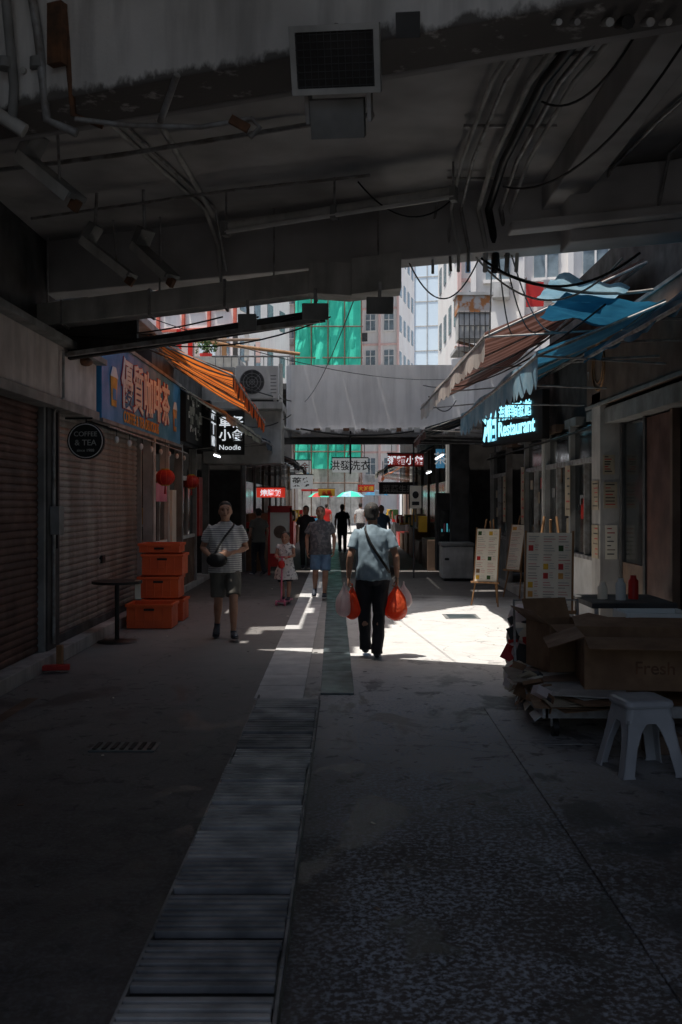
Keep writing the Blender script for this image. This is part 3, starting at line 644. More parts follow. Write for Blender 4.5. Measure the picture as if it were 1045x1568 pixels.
hsign('grey_shop_sign',.9,1.95,27,1.9,2.2,'dkgrey','菜蔬生果','ltgrey')
hsign('yellow_shop_sign',-1.0,-.4,36,1.9,2.15,'yellow','水果','redt')
hsign('blue_lightbox_sign',2.15,2.35,23.7,2.5,2.95,'bluelit','茶','dimglow')
hsign('red_shop_sign',.5,1.2,42,2.1,2.4,'redt','大減價','yellow')
hsign('white_lightbox_sign',-1.9,-1.2,34,2.7,3.1,'dimglow','五金','redt')
s=B('menu_lightbox_stand'); s.box(-1.75,-1.3,23.0,23.12,.2,1.45,'paper'); s.box(-1.8,-1.75,22.98,23.15,0,1.55,'redt'); s.box(-1.3,-1.25,22.98,23.15,0,1.55,'redt'); s.box(-1.8,-1.25,22.98,23.15,1.45,1.6,'redt'); s.box(-1.75,-1.3,22.97,23.0,.2,.5,'redt'); s.ell((-1.52,22.99,1.0),(.15,.01,.15),'tan'); s.done(.006)
for (p,q_) in (((1.9,19.5,2.62),(1.9,21,2.60)),((-2.4,18.2,2.55),(-2.4,18.9,2.55)),((2.0,23.5,2.4),(2.0,24.6,2.4))):
    s=B('led_tube_lamp'); s.tube([p,q_],.02,'lamp',8); s.tube([Vector(p)+Vector((0,0,.03)),Vector(q_)+Vector((0,0,.03))],.025,'white',6)
    s.tube([Vector(p)+Vector((0,0.1,.03)),Vector(p)+Vector((0,.1,.5))],.006,'pipe',5); s.done()
def umb(x,y,z,r,c1,c2):
    s=B('parasol'); n=8
    for k in range(n):
        a=2*math.pi*k/n;b_=2*math.pi*(k+1)/n
        s.add([(x,y,z+.35*r),(x+.6*r*math.cos(a),y+.6*r*math.sin(a),z+.22*r),(x+.6*r*math.cos(b_),y+.6*r*math.sin(b_),z+.22*r),(x+r*math.cos(a),y+r*math.sin(a),z-.05),(x+r*math.cos(b_),y+r*math.sin(b_),z-.05)],[(0,1,2),(1,3,4,2)],c1 if k%2 else c2)
    s.tube([(x,y,0),(x,y,z+.4*r)],.02,'pipe'); s.ell((x,y,.06),(.22,.22,.06),'grey'); s.done()
umb(.25,52,2.0,.75,'bluelip','green'); umb(1.6,56,2.1,.8,'blueaw','tarp'); umb(-1.4,55,2.0,.7,'redt','green')
def tower(nm,x0,x1,y,h,m,cw=1.6,fh=2.9,trim=None,depth=10,z0=0,rot=0):
    t=B(nm); t.box(x0,x1,y,y+depth,z0,h,m); n=max(1,int((x1-x0)/cw)); w=(x1-x0)/n
    nf=int((h-z0-3)/fh)
    for f in range(nf):
        z=z0+3+f*fh
        for i in range(n):
            cx=x0+w*(i+.5)
            t.box(cx-w*.25,cx+w*.25,y-.06,y,z+.9,z+2.2,'winb'); t.box(cx-w*.3,cx+w*.3,y-.14,y,z+.8,z+.9,'whiteb'); t.box(cx-.03,cx+.03,y-.09,y-.06,z+.9,z+2.2,'whiteb')
            t.box(cx-w*.25,cx+w*.25,y-.085,y-.06,z+1.7,z+1.76,'whiteb')
            if R()<.5: t.box(cx-w*.1,cx+w*.25,y-.5,y-.06,z+.3,z+.75,'ltgrey')
            if R()<.35:
                t.tube([(cx-w*.4,y-.1,z+.6),(cx-w*.4,y-1.2,z+.7)],.03,'pipe',4)
                t.box(cx-w*.4,cx-w*.4+.5,y-.9,y-.87,z-.1,z+.6,random.choice(['redt','whitet','denim','pink','whitet','dkgrey']))
        if trim: t.box(x0-.05,x1+.05,y-.08,y,z+2.6,z+2.75,trim)
    for f in range(nf):
        z=z0+3+f*fh
        for j in range(int(depth/2.4)):
            for xs,sg in ((x0,-1),(x1,1)):
                yy=y+1.2+j*2.4; t.box(min(xs,xs+sg*.05),max(xs,xs+sg*.05),yy-.5,yy+.5,z+.9,z+2.2,'winb')
    for i in range(n+1): t.box(x0+w*i-.08,x0+w*i+.08,y-.2,y,z0,h,trim or m)
    t.done(rz=(x1,y,rot) if rot else None)
tower('pink_apartment_block',-22,-9.6,78,46,'pinkb',trim='redb',rot=-.35)
tower('white_apartment_block',-10,-3.9,84,52,'whiteb',cw=1.5,rot=-.3)
tower('tenement_block',-14,-6.2,56,15.5,'whiteb',cw=1.4,trim='redb',rot=-.25)
tower('cream_apartment_block',1.2,4.2,80,50,'whiteb',cw=1.5,trim='pinkb',rot=-.2)
t=B('pale_blue_tower_block'); t.box(6.6,14.5,120,132,0,80,'paleb')
for i in range(6): t.box(6.6+i*1.55,6.68+i*1.55,119.9,120,0,80,'denim' if i in(1,) else 'ltgrey')
for k in range(26): t.box(6.6,14.5,119.95,120,3*k+2,3*k+2.12,'ltgrey')
t.done(rz=(14.5,120,-.25))
tower('white_corner_building',5.0,14,44,26,'whiteb',cw=1.7,trim='pinkb')
tower('corner_tenement',3.75,8,29,14,'whiteb',cw=1.3,z0=4.4,rot=-.2)
s=B('scaffold_netted_building'); s.box(-3.4,.9,71,80,0,48,'ltgrey')
vs=[];n1,n2=24,60
for j in range(n2+1):
    for i in range(n1+1):
        u=i/n1;v=j/n2; vs.append((-3.6+4.7*u,70.2-.28*abs(math.sin(u*math.pi*4))+.25*noise.noise(Vector((u*9,v*30,1))),4+42*v))
s.add(vs,[(j*(n1+1)+i,j*(n1+1)+i+1,(j+1)*(n1+1)+i+1,(j+1)*(n1+1)+i) for j in range(n2) for i in range(n1)],'green',False)
for i in range(5): s.tube([(-3.6+i*1.17,69.9,0),(-3.6+i*1.17,69.9,47)],.05,'tan',5)
for j in range(20): s.tube([(-3.7,69.9,3+j*2.2),(1.2,69.9,3+j*2.2)],.05,'tan',5)
s.done()
s=B('low_rooftop_building'); s.box(-9,-2.6,24,34,4.56,5.2,'ltgrey'); s.box(-7,-3.6,27,33,5.2,6.2,'cream')
for i in range(12):
    x=-6.5+i*.35; s.tube([(x,26.5,5.2),(x,26.5,6.2)],.02,'pipe',4)
for i in range(14):
    x=-6.3+i*.3; s.box(x,x+.12,26.45,26.55,5.2+R()*.4,5.9+R()*.4,random.choice(['pinkb','redt','ltgrey','paleb','dkgrey','wood']))
s.tube([(-5.5,26,6.1),(-1.2,26,5.55)],.05,'wood',6); s.tube([(-4.6,26,5.9),(-2.2,25.5,5.85)],.04,'tan',6)
s.done()
s=B('potted_plant'); s.limb([(-3.6,25.6,5.2),(-3.6,25.6,5.5)],[.12,.17],'redt')
for i in range(160):
    a=U(0,6.28);r=U(0,.3);z=5.5+U(0,.45); x=-3.6+r*math.cos(a);y=25.6+r*math.sin(a)
    s.add([(x,y,z),(x+U(-.07,.07),y+U(-.07,.07),z+.08),(x+U(-.09,.09),y+U(-.05,.05),z+.02)],[(0,1,2)],'leaf')
s.done()
s=B('rusty_air_conditioner_cage'); x0,x1,y0,y1,z0,z1=3.05,3.9,26.9,27.7,6.1,7.35
s.box(x0,x1,y0,y1,z0,z0+.72,'ltgrey'); s.box(x0-.03,x1+.03,y0-.03,y1,z0+.72,z1-.08,'rustor'); s.box(x0-.08,x1+.08,y0-.08,y1,z1-.08,z1,'ltgrey')
for i in range(7): s.tube([(x0+i*.142,y0-.02,z0-.5),(x0+i*.142,y0-.02,z1-.5)],.014,'dkgrey',5)
for k in (.0,.35,.7): s.tube([(x0,y0-.03,z0+k),(x1,y0-.03,z0+k)],.014,'dkgrey',5)
s.tube([(x0,y0,z0-.1),(x1+.9,29.1,z0-.1)],.04,'rust'); s.tube([(x0,y1,z0-.1),(x1+.9,29.1,z0-.7)],.04,'rust'); s.box(x0,4.8,y1-.1,29.1,z0-.2,z0-.1,'ltgrey')
s.done()
s=B('street_end_shops')
s.box(-12,12,88,95,0,9,'whiteb')
for i in range(10):
    x=-6+i*1.2; s.box(x,x+1.1,87.7,88,3.0,3.9,random.choice(['redt','yellow','paleb','green','white'])); s.box(x+.1,x+1.0,87.9,88,0,2.8,random.choice(['winb','tan','paleb']))
s.box(-12,-3,50,54,0,6,'dkgrey'); s.box(3,12,50,54,0,6,'dkgrey')
s.done()
s=B('market_stall'); s.box(-1.9,-.9,47,48,0,.9,'bluelit'); s.box(-2.1,-.7,46.8,48.2,2.2,2.28,'redt'); 
for a in (-2.05,-.75): s.tube([(a,46.9,0),(a,46.9,2.2)],.03,'pipe')
for i in range(20): s.ell((U(-1.85,-.95),U(47.1,47.9),.95),(.09,.09,.07),random.choice(['yellow','crate','green','redt']),nu=8,nv=5)
s.done()

# ------------------------------------------------------------------ people
def remesh(b,vox,disp=0,seed=0,smooth=3,parent=None,name=None,fold=0):
    me=bpy.data.meshes.new('tmp'); me.from_pydata(b.v,[],b.f); ob=bpy.data.objects.new('tmp',me); sc.collection.objects.link(ob)
    r=ob.modifiers.new('r','REMESH'); r.mode='VOXEL'; r.voxel_size=vox
    if smooth:
        k=ob.modifiers.new('s','SMOOTH'); k.iterations=smooth; k.factor=.5
    dg=bpy.context.evaluated_depsgraph_get(); dg.update()
    m2=bpy.data.meshes.new_from_object(ob.evaluated_get(dg)); bpy.data.objects.remove(ob)
    if disp:
        ns=[v.normal.copy() for v in m2.vertices]
        for v,nn in zip(m2.vertices,ns):
            c=v.co; q=noise.noise(Vector((c.x*11+seed,c.y*11,c.z*6+c.x*5)))+.5*noise.noise(Vector((c.x*24,c.y*24+seed,c.z*14)))
            v.co=c+nn*disp*q
    m2.materials.clear(); m2.materials.append(b.ms[0])
    for p in m2.polygons: p.use_smooth=True; p.material_index=0
    m2.name=name; o=bpy.data.objects.new(name,m2); sc.collection.objects.link(o); o.parent=parent; return o
def hand(b,w,d,n,side,curl,sc_=1,m='skin'):
    w=Vector(w);d=Vector(d).normalized();n=Vector(n);n=(n-d*n.dot(d)).normalized(); s_=Vector(side); s_=(s_-d*s_.dot(d)-n*s_.dot(n)).normalized()
    k=sc_
    b.limb([w-d*.01*k,w+d*.02*k,w+d*.06*k,w+d*.09*k],[(.024*k,.018*k),(.032*k,.016*k),(.041*k,.015*k),(.036*k,.011*k)],m,12,ref=s_)
    for i,(L,o_) in enumerate(((.072,.030),(.080,.010),(.074,-.010),(.058,-.029))):
        p=w+d*.082*k+s_*o_*k; pts=[p-d*.02*k]; dr=d.copy(); ang=0
        for f in (.42,.32,.26):
            pts.append(p); ang+=curl*(.9 if f<.4 else .6); dr=(d*math.cos(ang)+n*math.sin(ang)); p=p+dr*L*f*k
        pts.append(p)
        b.limb(pts,[.009*k,.0092*k,.0085*k,.008*k,.006*k],m,8,ref=s_)
    p=w+d*.02*k+s_*.028*k; t=(d*.7+s_*.6+n*.25).normalized(); t2=(d*.85+s_*.1+n*.5).normalized()
    b.limb([p-s_*.01*k,p+t*.03*k,p+t*.03*k+t2*.028*k,p+t*.03*k+t2*.05*k],[.013*k,.011*k,.010*k,.007*k],m,8,ref=n)
def person(name,pos,yaw,H,ps,c,vox=.007,detail=True):
    s_=H/1.7; T=Matrix.Translation(pos)@Matrix.Rotation(yaw,4,'Z')@Matrix.Scale(s_,4)
    root=bpy.data.objects.new(name,None); sc.collection.objects.link(root)
    lean=ps.get('lean',0); cb=ps.get('girth',1); child=ps.get('child',False); hs=1.28 if child else 1
    V=Vector
    def fin(b,nm,vx,disp=0,sm=3):
        b.v=[tuple(T@V(v)) for v in b.v]; return remesh(b,vx*s_ if s_<.9 else vx,disp,pos[0],sm,root,nm)
    def plain(b,nm):
        b.v=[tuple(T@V(v)) for v in b.v]; b.n=nm; return b.done(parent=root)
    hip=[V((-.092,0,.90)),V((.092,0,.90))]; sh=[V((-.168*cb**.5,lean*.9,1.365)),V((.168*cb**.5,lean*.9,1.365))]
    kn=[V(p) for p in ps['kn']]; an=[V(p) for p in ps['an']]; el=[V(p) for p in ps['el']]; wr=[V(p) for p in ps['wr']]
    hc=V((0,lean+.02,1.585-(.03 if child else 0)))+V(ps.get('head',(0,0,0)))
    sk_=B('x')
    sk_.limb([(0,lean*.9-.005,1.38),(0,lean*.95,1.44),(0,lean+.005,1.52)],[.075,.055,.052],'skin',14)
    hr=[(-.118,.018,.022,.035),(-.105,.040,.045,.024),(-.085,.055,.068,.012),(-.05,.066,.084,.004),(-.01,.072,.090,0),(.03,.076,.094,-.004),(.065,.070,.088,-.008),(.095,.050,.064,-.010),(.112,.02,.03,-.01)]
    rg=[[hc+V((rx*hs*math.cos(2*math.pi*k/18),oy+ry*hs*math.sin(2*math.pi*k/18),dz*hs)) for k in range(18)] for dz,rx,ry,oy in hr]
    sk_.rings(rg,'skin')
    sk_.limb([hc+V((0,.088,.018))*hs,hc+V((0,.104,-.012))*hs,hc+V((0,.108,-.024))*hs,hc+V((0,.088,-.034))*hs],[.007,.012,.016,.008],'skin',8)
    for sx in (-1,1):
        sk_.ell(hc+V((sx*.077*hs,-.004,-.012)),(.010,.020,.032),'skin')
        sk_.limb([hc+V((sx*.012,.088,.030))*hs,hc+V((sx*.05,.074,.032))*hs],[.007,.006],'skin',6)
        sk_.ell(hc+V((sx*.035,.070,-.02))*hs,(.022,.02,.02),'skin')
    sk_.limb([hc+V((-.022,.084,-.056))*hs,hc+V((0,.092,-.056))*hs,hc+V((.022,.084,-.056))*hs],[.006,.008,.006],'skin',6)
    for i in (0,1):
        e,w=el[i],wr[i]; sx=(-1,1)[i]
        sk_.limb([sh[i],sh[i].lerp(e,.3),sh[i].lerp(e,.7),e,e.lerp(w,.25),e.lerp(w,.65),w],[.048,.046,.040,.036,.038,.031,.023],'skin',12)
        d=(w-e).normalized() if 'hd' not in ps else V(ps['hd'][i]).normalized()
        nn=V(ps.get('hn',[(1,0,0),(-1,0,0)])[i]); ss=V(ps.get('hs',[(0,1,0),(0,1,0)])[i])
        hand(sk_,w,d,nn,ss,ps.get('curl',[.55,.55])[i])
    for i in (0,1):
        h,k,a=hip[i],kn[i],an[i]
        sk_.limb([h+V((0,0,.0)),h.lerp(k,.5),k+V((0,0,.04)),k,k.lerp(a,.3)+V((0,-.014,0)),k.lerp(a,.7),a],[.085,.072,.056,.052,.056,.040,.033],'skin',14)
    fin(sk_,'body',vox*.8 if detail else vox,0,2)
    if detail:
        f=B('f')
        for sx in (-1,1):
            f.ell(hc+V((sx*.031,.083,.012))*hs,(.013,.007,.007),'eye',nu=10,nv=6)
            f.limb([hc+V((sx*.014,.096,.034))*hs,hc+V((sx*.032,.094,.040))*hs,hc+V((sx*.052,.076,.036))*hs],[.003,.004,.003],'hair',6)
        f.limb([hc+V((-.024,.089,-.056))*hs,hc+V((0,.099,-.055))*hs,hc+V((.024,.089,-.056))*hs],[(.003,.003),(.006,.006),(.003,.003)],'lip',6)
        plain(f,'face_features')
    h=B('h'); hm=c['hair']
    hr2=[(-.075,.050,.03,-.058),(-.05,.066,.05,-.045),(-.015,.077,.062,-.034),(.02,.082,.075,-.024),(.05,.081,.082,-.018),(.075,.073,.080,-.012),(.100,.054,.062,-.010),(.119,.02,.025,-.01)]
    h.rings([[hc+V((rx*hs*math.cos(2*math.pi*k/18),oy*hs+ry*hs*math.sin(2*math.pi*k/18),dz*hs)) for k in range(18)] for dz,rx,ry,oy in hr2],hm)
    if c.get('long'):
        h.limb([hc+V((0,-.06,.03)),hc+V((0,-.10,-.05)),hc+V((0,-.09,-.18))],[(.07,.04),(.07,.035),(.04,.02)],hm,12)
    if child:
        for sx in (-1,1): h.ell(hc+V((sx*.075,-.03,.10)),(.03,.03,.03),hm)
    fin(h,'hair',.008,.006,1)
    t=B('t'); m=c['top']; g=cb; hem=ps.get('hem',.84); fl=ps.get('flare',1)
    tr=[(hem,.185*g*fl,.135*g*fl),(hem+.02,.186*g*fl,.138*g*fl),(.98,.178*g,.134*g*g),(1.08,.170*g,.130*g*g),(1.18,.174*g,.130*g),(1.28,.182*g,.126),(1.345,.180,.112),(1.39,.150,.092),(1.425,.100,.075),(1.458,.064,.062)]
    t.rings([[V((rx*math.cos(2*math.pi*k/24),lean*(z-.9)/.55+ry*math.sin(2*math.pi*k/24)+(.02*(g-1)*5 if z<1.25 else 0),z)) for k in range(24)] for z,rx,ry in tr],m)
    for i in (0,1):
        e=el[i]; q=ps.get('sl',.66); sx=(-1,1)[i]
        t.limb([sh[i]+V((-sx*.07,0,.005)),sh[i]+V((-sx*.01,0,0)),sh[i].lerp(e,.25),sh[i].lerp(e,q-.02),sh[i].lerp(e,q)],[.055,.062,.064,.066,.064],m,16)
    fin(t,'shirt',vox,.013 if detail else .004,3)
    bt=B('b'); m=c['bot']; full=c.get('full')
    bt.rings([[V((rx*math.cos(2*math.pi*k/20),ry*math.sin(2*math.pi*k/20),z)) for k in range(20)] for z,rx,ry in ((.80,.14,.10),(.84,.168,.118),(.92,.172,.125),(1.0,.160,.118))],m)
    for i in (0,1):
        h_,k,a=hip[i],kn[i],an[i]
        if full: bt.limb([h_+V((0,0,.04)),h_.lerp(k,.4),k+V((0,0,.05)),k,k.lerp(a,.35),k.lerp(a,.8),a+V((0,0,.02)),a+V((0,-.005,-.035))],[.095,.093,.074,.070,.068,.062,.064,.066],m,16)
        else: bt.limb([h_+V((0,0,.04)),h_.lerp(k,.4),h_.lerp(k,.86),h_.lerp(k,.88)],[.098,.100,.098,.094],m,16)
    fin(bt,'trousers' if full else 'shorts',vox,.010 if detail else .004,2)
    for i in (0,1):
        a=an[i]; tv=V(ps['toe'][i]).normalized(); up=V((0,0,1)); up=(up-tv*up.z).normalized()
        o_=a-up*.05
        f=B('s'); f.limb([o_-tv*.075,o_-tv*.05,o_,o_+tv*.07,o_+tv*.14,o_+tv*.175],[(.022,.025),(.036,.042),(.04,.045),(.046,.034),(.042,.026),(.02,.014)],c['shoe'],14,ref=V((1,0,0)))
        f.limb([o_+up*.02,a+up*.02],[.04,.038],c['shoe'],12)
        fin(f,'shoe_'+'lr'[i],.007,0,1)
        f=B('s'); q=o_-up*.030; f.limb([q-tv*.08,q-tv*.05,q,q+tv*.08,q+tv*.15,q+tv*.18],[(.02,.008),(.038,.013),(.038,.011),(.046,.011),(.042,.011),(.02,.006)],c.get('sole','white'),14)
        plain(f,'sole_'+'lr'[i])
    return root,T
ps=dict(kn=[(-.09,.07,.49),(.07,.0,.48)],an=[(-.075,.13,.115),(.045,-.10,.10)],toe=[(0,1,.02),(.05,1,-.12)],
        el=[(-.245,-.03,1.11),(.255,-.03,1.11)],wr=[(-.262,.04,.875),(.268,.04,.885)],curl=[1.15,1.15],hd=[(-.02,.05,-1),(.02,.05,-1)],lean=.03,head=(-.01,.0,-.0),hem=.86,girth=1.03)
root,T=person('walking_man_with_bags',(.29,10.8,0),0,1.69,ps,dict(top='shirtm',bot='trous',full=True,hair='hairg',shoe='shoe',sole='shoeb'),.007)
s=B('shoulder_strap'); pts=[]
for (x,y,z) in ((-.075,.02,1.445),(-.085,-.07,1.42),(-.07,-.112,1.36),(-.03,-.137,1.27),(.03,-.146,1.17),(.09,-.142,1.08),(.145,-.118,1.0),(.18,-.06,.94),(.19,.0,.92)): pts.append(T@Vector((x,y+.012,z)))
s.limb(pts,[(.014,.004)]*9,'black',8,ref=Vector((.7,0,.7))); s.done(parent=root)
s=B('waist_bag'); s.ell(T@Vector((.16,.16,.93)),(.12,.05,.08),'black'); s.done(parent=root)
def bag(nm,top,h,w,m,seed,par):
    b=B(nm); top=Vector(top); rg=[]; n=28
    prof=[(0,.012),(.06,.02),(.14,.035),(.25,.062),(.38,.092),(.55,.115),(.72,.122),(.86,.108),(.95,.07),(1,.02)]
    for z,r in prof:
        ring=[]
        for k in range(n):
            a=2*math.pi*k/n; q=1+.26*noise.noise(Vector((math.cos(a)*2.5+seed,math.sin(a)*2.5,z*6)))+ (.22*math.sin(a*6+seed)*(1-z))
            ring.append(top+Vector((r*w*q*math.cos(a)/.122,r*w*.8*q*math.sin(a)/.122,-z*h)))
        rg.append(ring)
    b.rings(rg,m); 
    for sx in (-1,1): b.limb([top+Vector((0,sx*.01,.03)),top+Vector((0,sx*.02,-.03)),top+Vector((0,sx*.03,-.1))],[(.008,.004),(.012,.004),(.02,.006)],m,6)
    o=b.done(parent=par); u=o.modifiers.new('s','SUBSURF'); u.levels=1; u.render_levels=1; return o
hl=T@Vector((-.262,.05,.79)); hr_=T@Vector((.268,.05,.80))
bag('white_plastic_bag',hl+Vector((-.05,-.03,0)),.34,.10,'bagw',1,root); bag('red_plastic_bag',hl+Vector((.04,.0,-.01)),.36,.10,'bagr',5,root)
bag('red_plastic_bag',hr_+Vector((-.01,-.02,0)),.39,.125,'bagr',9,root); bag('white_plastic_bag',hr_+Vector((.075,.03,.0)),.27,.095,'bagw',13,root)
ps=dict(kn=[(-.10,.17,.50),(.085,.02,.47)],an=[(-.10,.12,.105),(.10,-.22,.17)],toe=[(-.1,1,.02),(.1,1,-.55)],
        el=[(-.26,-.05,1.12),(.28,-.04,1.13)],wr=[(-.06,.20,1.07),(.17,.16,1.02)],hd=[(.9,.25,-.15),(-.8,.3,-.3)],hn=[(0,-1,-.2),(0,-1,0)],hs=[(0,0,1),(0,0,1)],curl=[.4,.4],girth=1.12,lean=.02,hem=.83)
root,T=person('walking_man_in_striped_polo',(-1.49,12.3,0),math.pi+.12,1.70,ps,dict(top='stripe',bot='short_g',hair='hair',shoe='shoe',sole='blackc'),.008)
s=B('sling_bag'); s.ell(T@Vector((.10,.21,.99)),(.13,.045,.09),'black'); s.limb([T@Vector(p) for p in ((.13,.20,1.05),(.08,.185,1.16),(.0,.165,1.28),(-.09,.11,1.39),(-.11,.02,1.425))],[(.014,.004)]*5,'black',8); s.done(parent=root)
ps=dict(kn=[(-.09,.10,.48),(.09,.06,.49)],an=[(-.07,.02,.105),(.11,-.22,.18)],toe=[(0,1,.0),(.1,1,-.5)],
        el=[(-.25,-.04,1.12),(.25,-.04,1.12)],wr=[(-.24,.06,.90),(.24,.04,.88)],girth=1.1,hem=.82)
person('walking_man_in_shorts',(-.44,17.3,0),math.pi,1.62,ps,dict(top='camo',bot='denim',hair='hair',shoe='shoe',sole='ltgrey'),.010)
ps=dict(kn=[(-.09,.03,.48),(.09,.03,.47)],an=[(-.08,.05,.15),(.08,-.08,.15)],toe=[(0,1,0),(0,1,-.1)],
        el=[(-.22,.06,1.14),(.22,.06,1.14)],wr=[(-.12,.27,1.12),(.12,.27,1.12)],hd=[(.1,.9,0),(-.1,.9,0)],hn=[(0,0,-1),(0,0,-1)],hs=[(1,0,0),(-1,0,0)],curl=[1.0,1.0],child=True,hem=.58,flare=1.55,sl=.3)
root,T=person('girl_in_dress',(-1.0,16.55,0),math.pi-.2,1.2,ps,dict(top='dress',bot='blackc',hair='hair',shoe='shoe',sole='pink'),.011)
s=B('kick_scooter')
def TT(*p): return T@Vector(p)
s.limb([TT(0,-.25,.09),TT(0,.38,.09)],[(.09,.015),(.09,.015)],'pink',10); s.tube([TT(0,.40,.08),TT(0,.33,1.12)],.014,'pink'); s.tube([TT(-.2,.33,1.12),TT(.2,.33,1.12)],.012,'redt')
for yy,xx in ((.45,-.1),(.45,.1),(-.3,0)): s.limb([TT(xx-.015,yy,.06),TT(xx+.015,yy,.06)],.06*.75,'pink',16,ref=Vector((0,1,0)))
s.tube([TT(-.1,.45,.06),TT(.1,.45,.06)],.012,'pipe'); s.ell(TT(0,.39,.95),(.06,.04,.07),'redt'); s.done()
def far(nm,x,y,H,top,bot,yaw,full=True,long=False):
    ps=dict(kn=[(-.09,.08,.49),(.09,.02,.48)],an=[(-.08,.10,.105),(.09,-.15,.13)],toe=[(0,1,0),(0,1,-.3)],el=[(-.24,-.04,1.12),(.24,-.02,1.12)],wr=[(-.24,.08,.9),(.24,.06,.88)])
    person(nm,(x,y,0),yaw,H,ps,dict(top=top,bot=bot,full=full,hair='hair',shoe='shoe',long=long),.014,False)
far('woman_in_black',-1.0,25,1.6,'blackc','blackc',math.pi,long=True); far('pedestrian',-.12,33,1.62,'blackc','trous',0,long=True); far('pedestrian',1.0,28,1.6,'denim','trous',math.pi)
far('pedestrian',.6,41,1.65,'stripe','trous',0); far('pedestrian',-2.0,22.8,1.55,'short_g','trous',.5); far('pedestrian',-.9,46,1.6,'redt','trous',0)

# ------------------------------------------------------------------ right foreground objects
def menu_stand(x,y,w,h,z,rz,tilt,cols):
    s=B('menu_easel'); T=Matrix.Translation((x,y,0))@Matrix.Rotation(rz,4,'Z')
    Tb=T@Matrix.Translation((0,0,z))@Matrix.Rotation(-tilt,4,'X')
    s.box(-w/2,w/2,0,.02,0,h,'paper',Tb)
    for a in ((-w/2-.02,-w/2),(w/2,w/2+.02)): s.box(*a,-.005,.025,-.02,h+.02,'wood',Tb)
    nr=8
    for c_ in range(cols):
        for r in range(nr):
            cw=w/cols; x0=-w/2+c_*cw+.02; z0=h-(r+1)*h/nr*.96
            k=R()
            if k<.4:
                s.box(x0,x0+cw*.32,-.004,0,z0,z0+h/nr*.6,random.choice(['redt','orange_txt','yellow','card','leaf']),Tb)
                for q_ in range(3): s.box(x0+cw*.42,x0+cw*U(.6,.82),-.003,0,z0+.01+q_*h/nr*.25,z0+.0135+q_*h/nr*.25,random.choice(['grey','redt']),Tb)
            else:
                for q_ in range(3): s.box(x0,x0+cw*U(.4,.8),-.003,0,z0+q_*h/nr*.27,z0+.0045+q_*h/nr*.27,random.choice(['grey','redt','tan']),Tb)
    for sx in (-1,1): s.tube([T@Vector((sx*(w/2+.04),-.04,0)),T@Vector((sx*.06,(z+h)*tilt*.9+.03,z+h+.15))],.014,'wood',6)
    s.tube([T@Vector((0,.55,0)),T@Vector((0,(z+h)*tilt+.02,z+h+.12))],.014,'wood',6)
    s.box(-w/2-.05,w/2+.05,-.04,.02,z-.03,z,'wood',T)
    s.done()
menu_stand(1.98,9.75,.44,.76,.64,-.3,.16,3)
menu_stand(2.27,16.2,.38,.86,.40,-.5,.16,2)
menu_stand(2.95,17.6,.3,.8,.5,-.9,.2,1)
s=B('hand_cart')
s.box(1.42,2.9,7.0,8.5,.22,.25,'wood'); s.box(1.40,2.92,6.98,7.02,.18,.26,'pipe'); s.box(1.40,2.92,8.48,8.52,.18,.26,'pipe'); s.box(1.38,1.42,6.98,8.52,.18,.26,'pipe')
for (x,y) in ((1.5,7.15),(1.5,8.35),(2.75,7.15),(2.75,8.35)): s.limb([(x-.02,y,.085),(x+.02,y,.085)],.07,'black',18,ref=Vector((0,1,0))); s.box(x-.03,x+.03,y-.02,y+.02,.09,.2,'pipe')
s.tube([(1.45,8.5,.2),(1.45,8.6,.85),(2.0,8.6,.85),(2.0,8.5,.2)],.012,'pipe')
s.done()
s=B('flattened_cardboard_pile')
for i in range(16): s.ob((U(1.55,1.85),U(7.0,8.0),.262+i*.005),(U(.35,.6),U(.4,.9),.005),random.choice(['card','card','oldpaper','tan','ltgrey']),(U(-.03,.03),U(-.04,.04),U(-.4,.4)))
for i in range(14): s.ob((U(1.34,1.46),U(7.1,8.3),U(.12,.32)),(.12,U(.1,.35),.005),random.choice(['card','foam','tan','dkgrey','paper']),(0,U(-1.4,-.5),U(-.3,.3)))
for i in range(10): s.ob((U(1.38,1.5),U(7.1,7.9),U(.26,.36)),(U(.06,.15),U(.05,.12),U(.02,.08)),random.choice(['card','foam','oldpaper','dkgrey','paper','bagw']),(U(-.5,.5),U(-.5,.5),U(-1,1)))
s.done()
def cbox(nm,x0,x1,y0,y1,z0,z1,rz,flaps):
    b=B(nm); cx,cy=(x0+x1)/2,(y0+y1)/2; T=Matrix.Translation((cx,cy,0))@Matrix.Rotation(rz,4,'Z'); a=(x1-x0)/2; c=(y1-y0)/2; t=.006
    b.box(-a,a,-c,c,z0,z0+t,'card',T)
    for q_ in ((-a,-a+t,-c,c),(a-t,a,-c,c),(-a+t,a-t,-c,-c+t),(-a+t,a-t,c-t,c)): b.box(*q_,z0+t,z1,'card',T)
    for k,an_ in enumerate(flaps):
        if an_ is None: continue
        L=min(a,c)*.9
        if k<2:
            s1=(-1,1)[k]; Tf=T@Matrix.Translation((0,s1*c,z1))@Matrix.Rotation(-s1*an_,4,'X'); b.box(-a,a,-t/2,t/2,0,L,'card',Tf)
        else:
            s1=(-1,1)[k-2]; Tf=T@Matrix.Translation((s1*a,0,z1))@Matrix.Rotation(s1*an_,4,'Y'); b.box(-t/2,t/2,-c,c,0,L,'card',Tf)
    return b.done(),T,c
o,T2,c2=cbox('open_cardboard_box',1.56,1.96,7.95,8.4,.34,.72,.25,(1.9,.5,.9,1.4))
o,T2,c2=cbox('egg_carton_box',1.76,2.66,7.15,7.75,.34,.72,-.12,(1.75,1.4,1.9,2.2))
p=T2@Vector((-.1,-c2-.002,.46)); r=T2.to_3x3()@Vector((1,0,0)); txt('Fresh Eggs',.13,p,r,(0,0,1),'rust',o,bold=.001)
